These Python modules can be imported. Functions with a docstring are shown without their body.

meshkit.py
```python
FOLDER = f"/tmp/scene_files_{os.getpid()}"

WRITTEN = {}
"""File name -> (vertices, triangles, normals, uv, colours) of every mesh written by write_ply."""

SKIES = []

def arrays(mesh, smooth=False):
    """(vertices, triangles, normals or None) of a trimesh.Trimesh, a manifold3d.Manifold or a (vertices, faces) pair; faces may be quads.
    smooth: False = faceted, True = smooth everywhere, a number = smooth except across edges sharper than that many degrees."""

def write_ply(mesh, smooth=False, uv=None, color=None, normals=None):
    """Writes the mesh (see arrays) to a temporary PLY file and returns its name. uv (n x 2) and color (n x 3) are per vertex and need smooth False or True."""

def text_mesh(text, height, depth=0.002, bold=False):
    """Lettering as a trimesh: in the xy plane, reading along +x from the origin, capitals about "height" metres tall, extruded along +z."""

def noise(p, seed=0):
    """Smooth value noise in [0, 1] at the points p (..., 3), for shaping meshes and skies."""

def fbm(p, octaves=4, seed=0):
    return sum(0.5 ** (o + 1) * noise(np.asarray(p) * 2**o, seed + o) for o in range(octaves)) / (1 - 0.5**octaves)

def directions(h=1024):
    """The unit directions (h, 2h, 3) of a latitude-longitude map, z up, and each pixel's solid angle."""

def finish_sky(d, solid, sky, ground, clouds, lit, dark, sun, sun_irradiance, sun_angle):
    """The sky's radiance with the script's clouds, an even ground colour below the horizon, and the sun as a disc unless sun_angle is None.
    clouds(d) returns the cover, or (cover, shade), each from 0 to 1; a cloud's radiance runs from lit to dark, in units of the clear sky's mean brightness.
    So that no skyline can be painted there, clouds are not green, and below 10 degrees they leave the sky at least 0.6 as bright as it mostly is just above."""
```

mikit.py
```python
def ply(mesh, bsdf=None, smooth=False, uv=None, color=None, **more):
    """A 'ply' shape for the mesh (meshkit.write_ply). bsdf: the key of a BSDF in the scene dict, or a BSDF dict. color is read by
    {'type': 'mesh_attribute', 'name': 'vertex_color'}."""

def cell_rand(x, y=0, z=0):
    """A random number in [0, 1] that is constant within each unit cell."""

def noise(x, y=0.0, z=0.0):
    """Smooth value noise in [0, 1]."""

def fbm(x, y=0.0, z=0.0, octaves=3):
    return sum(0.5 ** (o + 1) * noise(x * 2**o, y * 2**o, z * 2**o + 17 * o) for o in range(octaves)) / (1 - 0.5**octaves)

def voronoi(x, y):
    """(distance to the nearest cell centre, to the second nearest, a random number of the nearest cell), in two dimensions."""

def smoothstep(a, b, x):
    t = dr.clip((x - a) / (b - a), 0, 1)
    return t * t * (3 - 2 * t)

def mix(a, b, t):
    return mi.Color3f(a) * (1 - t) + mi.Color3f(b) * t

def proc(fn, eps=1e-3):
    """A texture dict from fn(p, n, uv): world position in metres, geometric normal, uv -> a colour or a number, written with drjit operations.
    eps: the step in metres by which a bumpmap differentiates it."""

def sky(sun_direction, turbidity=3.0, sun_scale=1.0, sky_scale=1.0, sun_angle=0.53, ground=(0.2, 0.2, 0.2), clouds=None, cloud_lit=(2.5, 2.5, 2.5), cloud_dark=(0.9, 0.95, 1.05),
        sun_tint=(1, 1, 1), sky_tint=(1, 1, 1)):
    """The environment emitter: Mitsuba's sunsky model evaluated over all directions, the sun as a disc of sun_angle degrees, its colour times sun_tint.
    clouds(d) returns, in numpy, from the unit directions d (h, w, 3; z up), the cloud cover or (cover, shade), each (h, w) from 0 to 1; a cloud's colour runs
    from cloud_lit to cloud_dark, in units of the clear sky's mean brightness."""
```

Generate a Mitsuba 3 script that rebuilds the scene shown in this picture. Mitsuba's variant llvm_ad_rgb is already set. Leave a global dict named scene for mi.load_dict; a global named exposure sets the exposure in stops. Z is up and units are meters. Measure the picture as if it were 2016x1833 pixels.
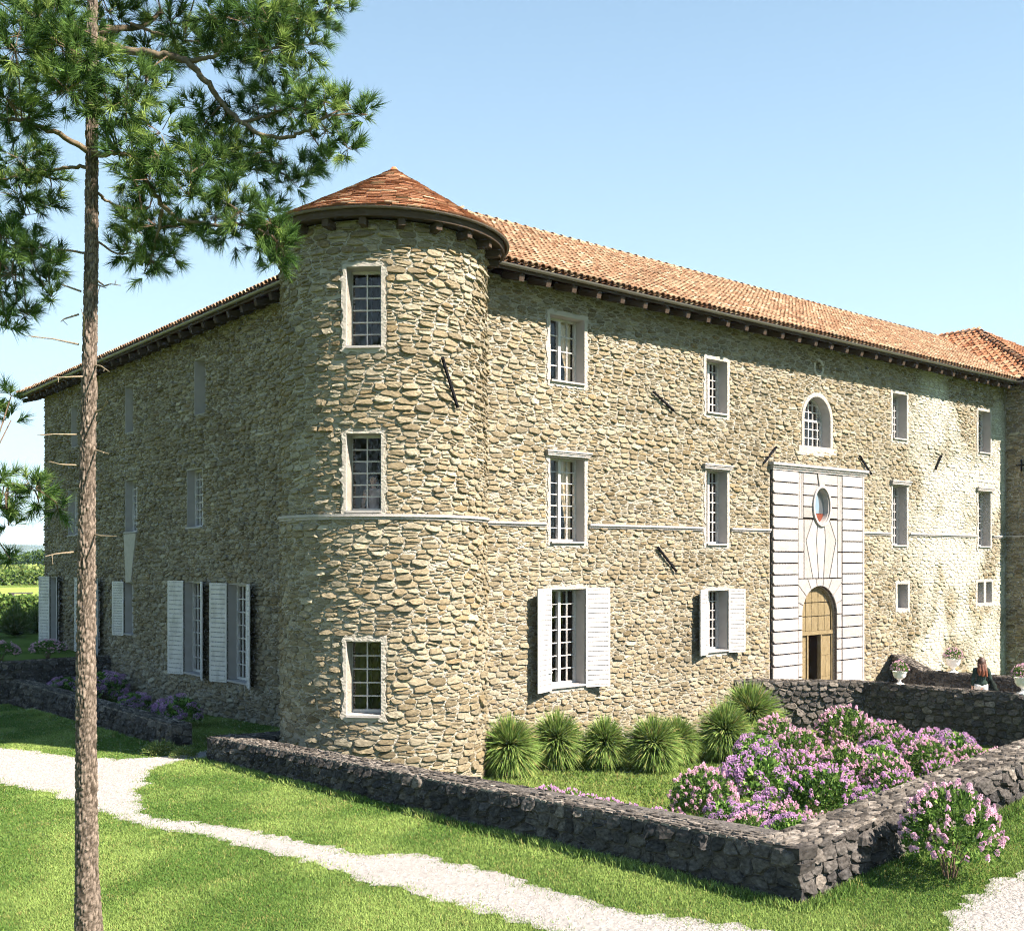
import math, numpy as np, trimesh, mitsuba as mi, mikit, meshkit, shapely, drjit as dr
from shapely.geometry import Polygon, box as sbox, Point
from shapely import affinity
from scipy.spatial import Voronoi, cKDTree
import manifold3d as m3
T = mi.ScalarTransform4f
scene, labels = {'type': 'scene'}, {}
rng = np.random.default_rng(7)

# ------------------------------------------------------------------ camera, sky, exposure
# The stone building's long front runs along +x on the plane y = 20, its side along +y on the plane x = 13.1.
YAW = math.radians(50.5)
FW = np.array([math.cos(YAW), math.sin(YAW)])
RT = np.array([math.sin(YAW), -math.cos(YAW)])
EYE = 6.0
FPX = 2058.0 / 2016.0                      # focal length in picture widths
scene['camera'] = {'type': 'perspective', 'fov': math.degrees(2 * math.atan(0.5 / FPX)), 'fov_axis': 'x',
                   'near_clip': 0.1, 'far_clip': 20000.0, 'principal_point_offset_y': -0.0996,
                   'to_world': T().look_at(origin=[0, 0, EYE], target=[FW[0] * 10, FW[1] * 10, EYE], up=[0, 0, 1])}
AZ, EL = math.radians(21), math.radians(45.8)
SUN = [math.sin(AZ) * math.cos(EL), -math.cos(AZ) * math.cos(EL), math.sin(EL)]
def thin_veil(d):                           # thin high haze that whitens the sky towards the horizon, alike all round
    el = np.degrees(np.arcsin(np.clip(d[..., 2], 0, 1)))
    return .95 * np.exp(-el / 26.0), 0.0 * el
scene['sky'] = mikit.sky(SUN, turbidity=3.0, sun_scale=3.1, sky_tint=(0.74, 1.14, 1.16), sun_tint=(0.955, 0.99, 1.14), clouds=thin_veil, cloud_lit=(2.35, 2.9, 3.3))
exposure = 2.15

# ------------------------------------------------------------------ helpers
# Colour per vertex is carried as uv = (hue between two end colours of the material, brightness), which lets the renderer join the meshes.
HUES = dict(stone_mat=((.80, .72, .52), (.95, .66, .26)), dark_stone=((.50, .51, .53), (.64, .60, .55)), tile_mat=((.92, .27, .10), (.90, .68, .46)), leaf_mat=((.30, .90, .16), (.95, .92, .36)),
            needle_mat=((.38, .90, .24), (.62, .95, .26)), petal_mat=((.95, .66, .80), (.52, .26, .86)), bark_mat=((.80, .67, .50), (.60, .50, .44)), block_mat=((.9, .875, .86), (.9, .84, .78)), pebble_mat=((.9, .87, .84), (.86, .78, .68)),
            hair_mat=((.5, .42, .38), (.85, .28, .13)), cloth_mat=((.9, .88, .86), (.42, .62, .55)))
def encode(color, bsdf):
    c = np.asarray(color, float); A, B = (np.asarray(q) / np.sum(q) for q in HUES[bsdf]); s = c.sum(-1, keepdims=True) + 1e-9; q = c / s
    u = np.clip(((q - A) @ (B - A)) / ((B - A) @ (B - A)), -.4, 1.4)
    return np.stack([u, s[..., 0]], -1)
def ply(mesh, bsdf, smooth=False, color=None, **kw):
    return mikit.ply(mesh, bsdf, smooth=smooth, uv=None if color is None else encode(color, bsdf), **kw)
def hue(name, grain=0.0, freq=20.0):
    A, B = (np.asarray(q) / np.sum(q) for q in HUES[name])
    def fn(p, n, uv):
        c = (mi.Color3f(*A.tolist()) * (1 - uv.x) + mi.Color3f(*B.tolist()) * uv.x) * uv.y
        if grain: c = c * (1 + grain * 2 * (mikit.fbm(p.x * freq, p.y * freq, p.z * freq * 1.4, 3) - .5))
        return dr.clip(c, 0.002, .95)
    return mikit.proc(fn)
def key_of(base):
    if base not in scene and base not in labels:
        return base
    k = 1
    while f'{base}_{k:03d}' in scene or f'{base}_{k:03d}' in labels:
        k += 1
    return f'{base}_{k:03d}'

COUNT = {}
def nkey(base):
    k = COUNT.get(base, 0)
    COUNT[base] = k + 1
    return base if k == 0 else f'{base}_{k:03d}'

def add(base, mesh, bsdf, smooth=False, color=None, **kw):
    k = nkey(base)
    scene[k] = ply(mesh, bsdf, smooth=smooth, color=color, **kw)
    return k

def lab(k, label=None, category=None, group=None, kind=None):
    d = {}
    if label: d['label'] = label
    if category: d['category'] = category
    if group: d['group'] = group
    if kind: d['kind'] = kind
    labels[k] = d
    return k

class MB:
    """Collects shapes with one colour per vertex into one mesh."""
    def __init__(s): s.v, s.f, s.c, s.n = [], [], [], 0
    def add(s, v, f, c=(1, 1, 1)):
        v = np.asarray(v, float); f = np.asarray(f, int)
        if f.shape[1] == 4: f = np.vstack([f[:, [0, 1, 2]], f[:, [0, 2, 3]]])
        s.v.append(v); s.f.append(f + s.n); s.n += len(v)
        c = np.asarray(c, float)
        s.c.append(np.tile(c, (len(v), 1)) if c.ndim == 1 else c)
        return s
    def mesh(s): return trimesh.Trimesh(np.vstack(s.v), np.vstack(s.f), process=False)
    def col(s): return np.clip(np.vstack(s.c), 0.003, 0.95)
    def tri(s): return sum(map(len, s.f))
    def box(s, c, size, X=(1, 0, 0), Y=(0, 1, 0), Z=(0, 0, 1), col=(1, 1, 1)):
        c = np.asarray(c, float); X, Y, Z = (np.asarray(a, float) for a in (X, Y, Z))
        q = np.array([[i, j, k] for i in (-.5, .5) for j in (-.5, .5) for k in (-.5, .5)]) * np.asarray(size)
        return s.add(c + q[:, :1] * X + q[:, 1:2] * Y + q[:, 2:] * Z, BOXF, col)
    def tube(s, pts, r, n=6, col=(1, 1, 1), cap=True):
        v, f = tube(pts, r, n, cap)
        return s.add(v, f, col)
    def put(s, base, bsdf, smooth=False, vc=True, **kw):
        return add(base, s.mesh(), bsdf, smooth, s.col() if vc else None, **kw)
BOXF = np.array([[0, 1, 3], [0, 3, 2], [4, 6, 7], [4, 7, 5], [0, 4, 5], [0, 5, 1], [2, 3, 7], [2, 7, 6], [0, 2, 6], [0, 6, 4], [1, 5, 7], [1, 7, 3]])

def tube(pts, r, n=6, cap=True):
    p = np.asarray(pts, float); m = len(p)
    r = np.broadcast_to(np.asarray(r, float), (m,)) if np.ndim(r) else np.full(m, r)
    t = np.gradient(p, axis=0); t /= np.linalg.norm(t, axis=1, keepdims=True) + 1e-12
    a = np.cross(t, [0.13, 0.21, 1.0]); bad = np.linalg.norm(a, axis=1) < .15
    a[bad] = np.cross(t[bad], [1, 0, 0]); a /= np.linalg.norm(a, axis=1, keepdims=True)
    b = np.cross(t, a); g = np.arange(n) * 2 * np.pi / n
    v = (p[:, None] + r[:, None, None] * (np.cos(g)[None, :, None] * a[:, None] + np.sin(g)[None, :, None] * b[:, None])).reshape(-1, 3)
    i, j = np.meshgrid(np.arange(m - 1), np.arange(n), indexing='ij'); i, j = i.ravel(), j.ravel(); k = (j + 1) % n
    f = np.vstack([np.stack([i * n + j, i * n + k, (i + 1) * n + k], 1), np.stack([i * n + j, (i + 1) * n + k, (i + 1) * n + j], 1)])
    if cap:
        v = np.vstack([v, p[0], p[-1]]); j = np.arange(n); k = (j + 1) % n
        f = np.vstack([f, np.stack([j * 0 + m * n, k, j], 1), np.stack([j * 0 + m * n + 1, (m - 1) * n + j, (m - 1) * n + k], 1)])
    return v, f

def extrude(poly, d0, d1, place, col=(1, 1, 1), mb=None):
    """A shapely polygon (u, v) extruded from h = d0 to h = d1 and carried into space by place(u, v, h)."""
    mb = mb or MB()
    for g in getattr(poly, 'geoms', [poly]):
        if g.is_empty or g.geom_type != 'Polygon' or g.area < 1e-5: continue
        e = trimesh.creation.extrude_polygon(g, d1 - d0, engine='earcut')
        v = np.array(e.vertices); v[:, 2] += d0
        mb.add(place(v[:, 0], v[:, 1], v[:, 2]), e.faces, col)
    return mb

def to_px(p):
    """Where a point shows in the picture (0..1 across, height in the same unit), used only to rank stones and tiles by their size in view."""
    q = p[..., :2]; t = q @ FW
    return np.stack([.5 + FPX * (q @ RT) / t, .545 - FPX * (p[..., 2] - EYE) / t], -1), t

def fbm(p, o=3, seed=0): return meshkit.fbm(np.asarray(p, float), o, seed)

# ------------------------------------------------------------------ materials
def P(fn, eps=1e-3): return mikit.proc(fn, eps)
def two(d): return {'type': 'twosided', 'bsdf': d}
def rgb(*c): return {'type': 'rgb', 'value': list(c)}
def bump(d, fn, scale, eps=.004): return {'type': 'bumpmap', 'arbitrary': mikit.proc(fn, eps), 'scale': scale, 'bsdf': d}
def rough_grit(p, n, uv): return mikit.fbm(p.x * 22, p.y * 22, p.z * 30, 3)
def fine_grit(p, n, uv): return mikit.fbm(p.x * 60, p.y * 60, p.z * 60, 2)
scene['stone_mat'] = two({'type': 'diffuse', 'reflectance': hue('stone_mat', .55, 26)})
scene['mortar_mat'] = two(bump({'type': 'diffuse', 'reflectance': P(lambda p, n, uv: mikit.mix((.225, .215, .18), (.33, .318, .28), mikit.fbm(p.x * 3, p.y * 3, p.z * 3, 3)))}, rough_grit, .05))
scene['plaster_mat'] = two(bump({'type': 'diffuse', 'reflectance': P(lambda p, n, uv: mikit.mix((.29, .277, .245), (.39, .378, .345), mikit.fbm(p.x * 9, p.y * 9, p.z * 9, 3)))}, rough_grit, .03))
scene['reveal_mat'] = two(bump({'type': 'diffuse', 'reflectance': P(lambda p, n, uv: mikit.mix((.28, .272, .268), (.35, .343, .337), mikit.fbm(p.x * 5, p.y * 5, p.z * 5, 3)))}, fine_grit, .006))
scene['white_paint'] = two({'type': 'principled', 'base_color': P(lambda p, n, uv: mikit.mix((.36, .36, .355), (.45, .45, .45), mikit.smoothstep(.25, .6, mikit.fbm(p.x * 7, p.y * 7, p.z * 1.6, 3)))), 'roughness': .45, 'specular': .4})
scene['shade_paint'] = two({'type': 'diffuse', 'reflectance': rgb(.20, .21, .22)})
scene['white_stone'] = two(bump({'type': 'diffuse', 'reflectance': P(lambda p, n, uv: mikit.mix((.28, .273, .27), (.34, .333, .33), mikit.fbm(p.x * 4, p.y * 4, p.z * 6, 3)))}, fine_grit, .004))
scene['block_mat'] = two(bump({'type': 'diffuse', 'reflectance': hue('block_mat', .12, 5)}, fine_grit, .004))
scene['groove_mat'] = two({'type': 'diffuse', 'reflectance': rgb(.055, .047, .042)})
scene['tile_mat'] = two({'type': 'diffuse', 'reflectance': hue('tile_mat', .4, 30)})
scene['deck_mat'] = two({'type': 'diffuse', 'reflectance': rgb(.16, .07, .04)})
scene['wood_mat'] = two(bump({'type': 'diffuse', 'reflectance': P(lambda p, n, uv: mikit.mix((.035, .027, .022), (.085, .066, .053), mikit.fbm(p.x * 6, p.y * 6, p.z * 30, 3)))}, fine_grit, .006))
scene['gutter_mat'] = two({'type': 'principled', 'base_color': rgb(.16, .15, .14), 'roughness': .45, 'metallic': .6})
scene['old_gutter_mat'] = two(bump({'type': 'principled', 'base_color': P(lambda p, n, uv: mikit.mix((.06, .047, .038), (.12, .097, .078), mikit.fbm(p.x * 8, p.y * 8, p.z * 40, 3))), 'roughness': .6, 'metallic': .1}, fine_grit, .004))
scene['iron_mat'] = two({'type': 'diffuse', 'reflectance': rgb(.012, .012, .014)})
scene['glass_mat'] = {'type': 'thindielectric', 'int_ior': 1.33}
scene['mirror_glass'] = two({'type': 'principled', 'base_color': rgb(.50, .56, .60), 'roughness': .06, 'metallic': .9})
scene['inside_mat'] = two({'type': 'diffuse', 'reflectance': rgb(.16, .13, .10)})
scene['curtain_mat'] = two({'type': 'diffuse', 'reflectance': rgb(.62, .55, .42)})
scene['door_wood'] = two(bump({'type': 'diffuse', 'reflectance': P(lambda p, n, uv: mikit.mix((.12, .095, .052), (.215, .18, .11), mikit.fbm(p.x * 14, p.y * 14, p.z * 5, 4)))}, fine_grit, .006))
scene['painted_reflection'] = two({'type': 'principled', 'base_color': rgb(.13, .035, .02), 'roughness': .35})  # colour of a reflection in the oval glass, painted as a surface
scene['dark_stone'] = two({'type': 'diffuse', 'reflectance': hue('dark_stone', .9, 24)})
scene['dark_mortar'] = two(bump({'type': 'diffuse', 'reflectance': P(lambda p, n, uv: mikit.mix((.05, .048, .047), (.12, .115, .11), mikit.fbm(p.x * 7, p.y * 7, p.z * 7, 3)))}, rough_grit, .05))
def ground_color(p, n, uv):
    a = mikit.fbm(p.x * .55 + 3, p.y * .55, 0, 3); b = mikit.fbm(p.x * 7, p.y * 7, 2, 3)
    return mikit.mix(mikit.mix((.06, .10, .02), (.11, .16, .038), mikit.smoothstep(.3, .7, a)), (.13, .15, .055), mikit.smoothstep(.45, .85, b) * .6)
scene['ground_mat'] = two(bump({'type': 'diffuse', 'reflectance': P(ground_color)}, lambda p, n, uv: mikit.fbm(p.x * 14, p.y * 14, 0, 3), .03))
scene['gravel_mat'] = two(bump({'type': 'diffuse', 'reflectance': P(lambda p, n, uv: mikit.mix((.19, .187, .183), (.285, .282, .277), mikit.fbm(p.x * 18, p.y * 18, 0, 3)))}, lambda p, n, uv: mikit.fbm(p.x * 30, p.y * 30, 0, 2), .02))
scene['pebble_mat'] = two({'type': 'diffuse', 'reflectance': hue('pebble_mat')})
scene['terrace_mat'] = two({'type': 'diffuse', 'reflectance': rgb(.42, .39, .35)})
scene['leaf_mat'] = {'type': 'principledthin', 'base_color': hue('leaf_mat'), 'roughness': .55, 'diff_trans': .55, 'eta': 1.35}
scene['needle_mat'] = {'type': 'principledthin', 'base_color': hue('needle_mat'), 'roughness': .45, 'diff_trans': .5, 'eta': 1.4}
scene['petal_mat'] = {'type': 'principledthin', 'base_color': hue('petal_mat'), 'roughness': .7, 'diff_trans': .7, 'eta': 1.2}
scene['bark_mat'] = two({'type': 'diffuse', 'reflectance': hue('bark_mat', .4, 60)})
scene['twig_mat'] = two({'type': 'diffuse', 'reflectance': rgb(.13, .095, .07)})
scene['urn_mat'] = two({'type': 'principled', 'base_color': rgb(.74, .73, .70), 'roughness': .6})
scene['skin_mat'] = two({'type': 'principled', 'base_color': rgb(.62, .38, .28), 'roughness': .5})
scene['hair_mat'] = two({'type': 'principled', 'base_color': hue('hair_mat'), 'roughness': .65})
scene['cloth_mat'] = two({'type': 'diffuse', 'reflectance': hue('cloth_mat')})
scene['hill_mat'] = two({'type': 'diffuse', 'reflectance': P(lambda p, n, uv: mikit.mix((.04, .06, .05), (.08, .10, .07), mikit.fbm(p.x * .01, p.y * .01, p.z * .02, 3)))})

# ------------------------------------------------------------------ ground shape
GY = [-60, 0, 6.75, 22.3, 25, 39.02, 39.3, 60, 90, 200, 400, 2000, 9000]
GZ = [2.75, 2.45, 2.23, 1.46, 1.40, .95, 2.3, 2.3, 2.5, 2.8, 3.0, 4.0, 4.0]
def ground_outside(x, y):
    w = np.interp(y, [12, 30], [1, 0])
    return np.interp(y, GY, GZ) + w * np.where(x > 9.6, np.minimum(.068 * (x - 9.6), 1.0), np.maximum(.03 * (x - 9.6), -.5) - .13 * np.clip(5.4 - x, 0, 9))
def garden_floor(x, y):
    d = np.maximum(np.minimum(x - 10.15, y - 7.3), 0)
    return .9 + .75 * np.exp(-(d / 3.5) ** 1.5)
def ground_z(x, y):
    x, y = np.asarray(x, float), np.asarray(y, float)
    inside = (x > 9.85) & (y > 7.0) & (y < 22.05) & (x < 27.9)
    return np.where(inside, garden_floor(x, y), np.where((x >= 27.9) & (y > 6.9) & (y < 39), .8, ground_outside(x, y)))
LIT = lambda base, jit=.1: np.asarray(base) * (1 + rng.normal(0, jit))
# ------------------------------------------------------------------ rubble masonry: every stone a lump of its own, proud of the mortar
def stone_cells(W, H, sx, sy, r, holes=None, slab=.46, gap=.010):
    pts, y = [], -sy
    while y < H + sy:
        h = sy * r.uniform(.65, 1.45); x = -sx + r.uniform(0, sx)
        while x < W + sx:
            w = sx * r.uniform(.5, 1.5) * (1.7 if r.random() < .07 else 1)
            pts.append((x + w / 2, y + h / 2 + r.normal(0, .16) * sy)); x += w
        y += h
    pts = np.array(pts); k = sx / sy * .95
    vor = Voronoi(pts * [1 / k, 1])
    polys = []
    for i, reg in enumerate(vor.point_region):
        g = vor.regions[reg]
        if -1 in g or len(g) < 3: continue
        polys.append(Polygon(vor.vertices[g] * [k, 1]))
    out = []
    for p in polys:
        x0, y0, x1, y1 = p.bounds
        if r.random() < slab and (y1 - y0) > sy * .8:
            n = 2 if r.random() < .7 else 3; tilt = r.normal(0, .05); ys = y0 + (y1 - y0) * (np.arange(1, n) / n + r.normal(0, .05, n - 1))
            lo = y0 - 1
            for yy in list(ys) + [y1 + 1]:
                out.append(p.intersection(Polygon([(x0 - .1, lo - tilt), (x1 + .1, lo + tilt), (x1 + .1, yy + tilt), (x0 - .1, yy - tilt)]))); lo = yy
        else: out.append(p)
    out = np.array(out, object)
    out = shapely.intersection(out, sbox(.01, .01, W - .01, H - .01))
    if holes is not None and not holes.is_empty:
        hit = shapely.intersects(out, holes)
        out[hit] = shapely.difference(out[hit], holes)
    out = shapely.get_parts(out)
    rr = np.minimum(.03, np.sqrt(np.maximum(shapely.area(out), 0)) * .09)
    out = shapely.buffer(shapely.buffer(out, -(gap * r.uniform(.5, 1.25, len(out)) + rr)), rr, quad_segs=3)
    out = shapely.get_parts(out)
    return out[(shapely.get_type_id(out) == 3) & (shapely.area(out) > .0022)]

def stone_arrays(cells, r, N, height, place, palette, weights, edge, fine=True, light=None):
    ring = shapely.get_exterior_ring(cells)
    d = (np.arange(N) / N)[None] + r.random((len(cells), 1)) * .1
    P2 = shapely.get_coordinates(shapely.line_interpolate_point(np.repeat(ring[:, None], N, 1), d % 1, normalized=True)).reshape(-1, N, 2)
    C = P2.mean(1, keepdims=True); n = len(cells)
    size = np.sqrt(shapely.area(cells))[:, None]
    P2 = C + (P2 - C) * (1 + r.normal(0, .045, (n, N, 1)))
    Hh = height * (.55 + .9 * r.random((n, 1))) * np.clip(size / .2, .55, 1.3)
    if light is not None:
        q_ = place(C[:, 0, 0], C[:, 0, 1], C[:, 0, 0] * 0); Hh = Hh * (1 - .6 * light(q_)[:, None])
    rel = (P2 - C) / size[:, :, None]
    tilt = r.normal(0, .38, (n, 2)); tilt[:, 1] -= 1.5
    slope = 1 + (rel * tilt[:, None]).sum(-1)
    rows = [(1.0, np.full((n, N), -.02)), (.965, Hh * slope * (.50 + .45 * r.random((n, N))))]
    if fine: rows.append((.80, Hh * slope * (.80 + .42 * r.random((n, N)))))
    cap = .42 if fine else .6
    rows.append((cap, Hh * (1 + (rel * tilt[:, None]).sum(-1) * .4) * (.9 + .35 * r.random((n, N)))))
    uv = np.concatenate([C + (P2 - C) * s for s, _ in rows] + [C], 1)
    hh = np.concatenate([h for _, h in rows] + [Hh * (1.0 + .2 * r.random((n, 1)))], 1)
    xyz = place(uv[..., 0], uv[..., 1], hh)
    base = np.asarray(palette)[r.choice(len(palette), n, p=np.asarray(weights) / np.sum(weights))]
    base = base * (1 + r.normal(0, .11, (n, 1)))
    P3 = place(C[:, 0, 0], C[:, 0, 1], C[:, 0, 0] * 0); base = base * (.80 + .42 * fbm(P3 * [.45, .45, .30], 3, 15))[:, None] * np.where(fbm(P3 * .8, 2, 16) > .64, .86, 1.0)[:, None]
    nv = uv.shape[1]
    col = base[:, None] * (1 + r.normal(0, .10, (n, nv, 1)))
    col[:, :N] = .35 * col[:, :N] + .65 * np.asarray(edge)
    if light is not None:
        k = light(xyz)[..., None]; col = col * (1 - k) + k * np.asarray([.41, .40, .365])
    f, j = [], np.arange(N); k2 = (j + 1) % N
    for s in range(len(rows) - 1):
        f += [np.stack([s * N + j, s * N + k2, (s + 1) * N + k2], 1), np.stack([s * N + j, (s + 1) * N + k2, (s + 1) * N + j], 1)]
    s = len(rows) - 1
    f.append(np.stack([s * N + j, s * N + k2, j * 0 + nv - 1], 1))
    return xyz, np.vstack(f), np.clip(col, .004, .9)

def lay_stones(holder, xyz, f, col, bsdf, most, flip=False):
    """The stones that show largest are pieces of their own, the rest one mesh."""
    if flip: f = f[:, ::-1]
    px, t = to_px(xyz[:, :10]); x, y = px[..., 0], px[..., 1]
    area = .5 * np.abs((x * np.roll(y, -1, 1) - np.roll(x, -1, 1) * y).sum(1))
    seen = (x.mean(1) > 0) & (x.mean(1) < 1) & (y.mean(1) > 0) & (y.mean(1) < .908) & (t.min(1) > 1)
    rank = np.argsort(-(area * seen)); top = rank[:most]; top = top[seen[top]]
    for i in top:
        add(f'{holder}__stone', (xyz[i], f), bsdf, color=col[i])
    rest = np.setdiff1d(np.arange(len(xyz)), top)
    if len(rest):
        nv = xyz.shape[1]
        F = (f[None] + (np.arange(len(rest)) * nv)[:, None, None]).reshape(-1, 3)
        k = add(f'{holder}__rubble', (xyz[rest].reshape(-1, 3), F), bsdf, color=col[rest].reshape(-1, 3))
        lab(k, kind='stuff')
    return len(xyz)

TAN = [(0.176, 0.151, 0.106), (0.157, 0.133, 0.091), (0.202, 0.177, 0.131), (0.135, 0.114, 0.081), (0.188, 0.165, 0.131), (0.163, 0.128, 0.082), (0.229, 0.205, 0.164)]
TANW = [3, 2.6, 2.4, 1.4, 1.6, .6, 1.2]
MORT = (.29, .278, .24)
DARK = [(0.049, 0.045, 0.045), (0.066, 0.062, 0.060), (0.038, 0.038, 0.038), (0.086, 0.078, 0.073), (0.106, 0.097, 0.087)]
DARKW = [3, 2.5, 2, 1, .5]

# ------------------------------------------------------------------ the stone manor
M = 'stone_manor'
lab(M, 'large rubble stone manor with round corner tower and red tiled roofs', 'manor')
XA, XE, YB = 13.1, 42.4, 47.5
ZB, ZT = .3, 12.95
TC, TR = np.array([12.9, 20.2]), 2.3
REC = .32
def on_front(u, v, h): return np.stack([u, 20.0 - h, v], -1)                   # u = x, v = z
def on_side(u, v, h): return np.stack([13.1 - h, u, v], -1)                    # u = y, v = z
PH0 = math.radians(-88)
def on_tower(u, v, h):
    a = PH0 + u / TR
    return np.stack([TC[0] - (TR + h) * np.sin(a), TC[1] - (TR + h) * np.cos(a), v], -1)

# openings: (centre, bottom, width, height)
FRONT = dict(
    top=[(18.34, 10.52, 1.22, 1.73), (24.32, 10.24, .97, 1.61), (34.42, 10.22, .95, 1.64), (40.65, 10.12, 1.02, 1.68)],
    mid=[(18.34, 6.385, 1.22, 2.22), (24.32, 6.38, .97, 2.22), (34.42, 6.42, .95, 2.18), (40.65, 6.42, 1.02, 2.2)],
    low=[(18.34, 2.66, 1.22, 2.54), (24.32, 3.23, .97, 1.82)])
NICHE = dict(x0=28.66, x1=30.14, z0=9.62, spring=10.52)
ARCH_W = Polygon([(NICHE['x0'], NICHE['z0']), (NICHE['x1'], NICHE['z0'])] + [(29.4 + .74 * math.cos(a), NICHE['spring'] + .76 * math.sin(a)) for a in np.linspace(0, math.pi, 17)])
OCULUS = Point(29.46, 12.22).buffer(.19, quad_segs=8)
DOOR = Polygon([(28.48, 1.0), (30.38, 1.0)] + [(29.43 + .95 * math.cos(a), 4.15 + .93 * math.sin(a)) for a in np.linspace(0, math.pi, 21)])
OVAL = affinity.scale(Point(29.5, 7.70).buffer(1, quad_segs=10), .42, .58)
SLITS = [(34.6, 4.19, .72, .89), (40.34, 4.23, .52, .84), (41.02, 4.23, .50, .84)]
def rect(c): return sbox(c[0] - c[2] / 2, c[1], c[0] + c[2] / 2, c[1] + c[3])
front_open = [rect(c) for k in FRONT.values() for c in k] + [rect(c) for c in SLITS] + [ARCH_W, OCULUS, DOOR, OVAL]
SIDE = dict(
    top=[(31.02, 10.44, .86, 1.72), (37.2, 10.45, .8, 1.66), (43.4, 10.45, .8, 1.66)],
    mid=[(31.42, 6.92, 1.2, 1.86), (37.0, 6.88, 1.2, 1.9), (43.6, 6.88, 1.2, 1.9)],
    low=[(28.28, 2.40, 1.36, 2.84), (31.52, 2.36, 1.38, 2.9), (37.2, 3.28, .85, 1.86), (41.05, 2.4, 1.36, 2.8), (46.0, 2.4, 1.2, 2.8)])
side_open = [rect(c) for k in SIDE.values() for c in k]
TWF = math.radians(43.5)                       # the tower windows' bearing
TU = (TWF - PH0) * TR
TOWER = [(TU, 10.31, .74, 1.69, 6), (TU, 6.93, .74, 1.64, 6), (TU, 2.73, .74, 1.57, 5)]
tower_open = [rect(c) for c in TOWER]

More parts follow.
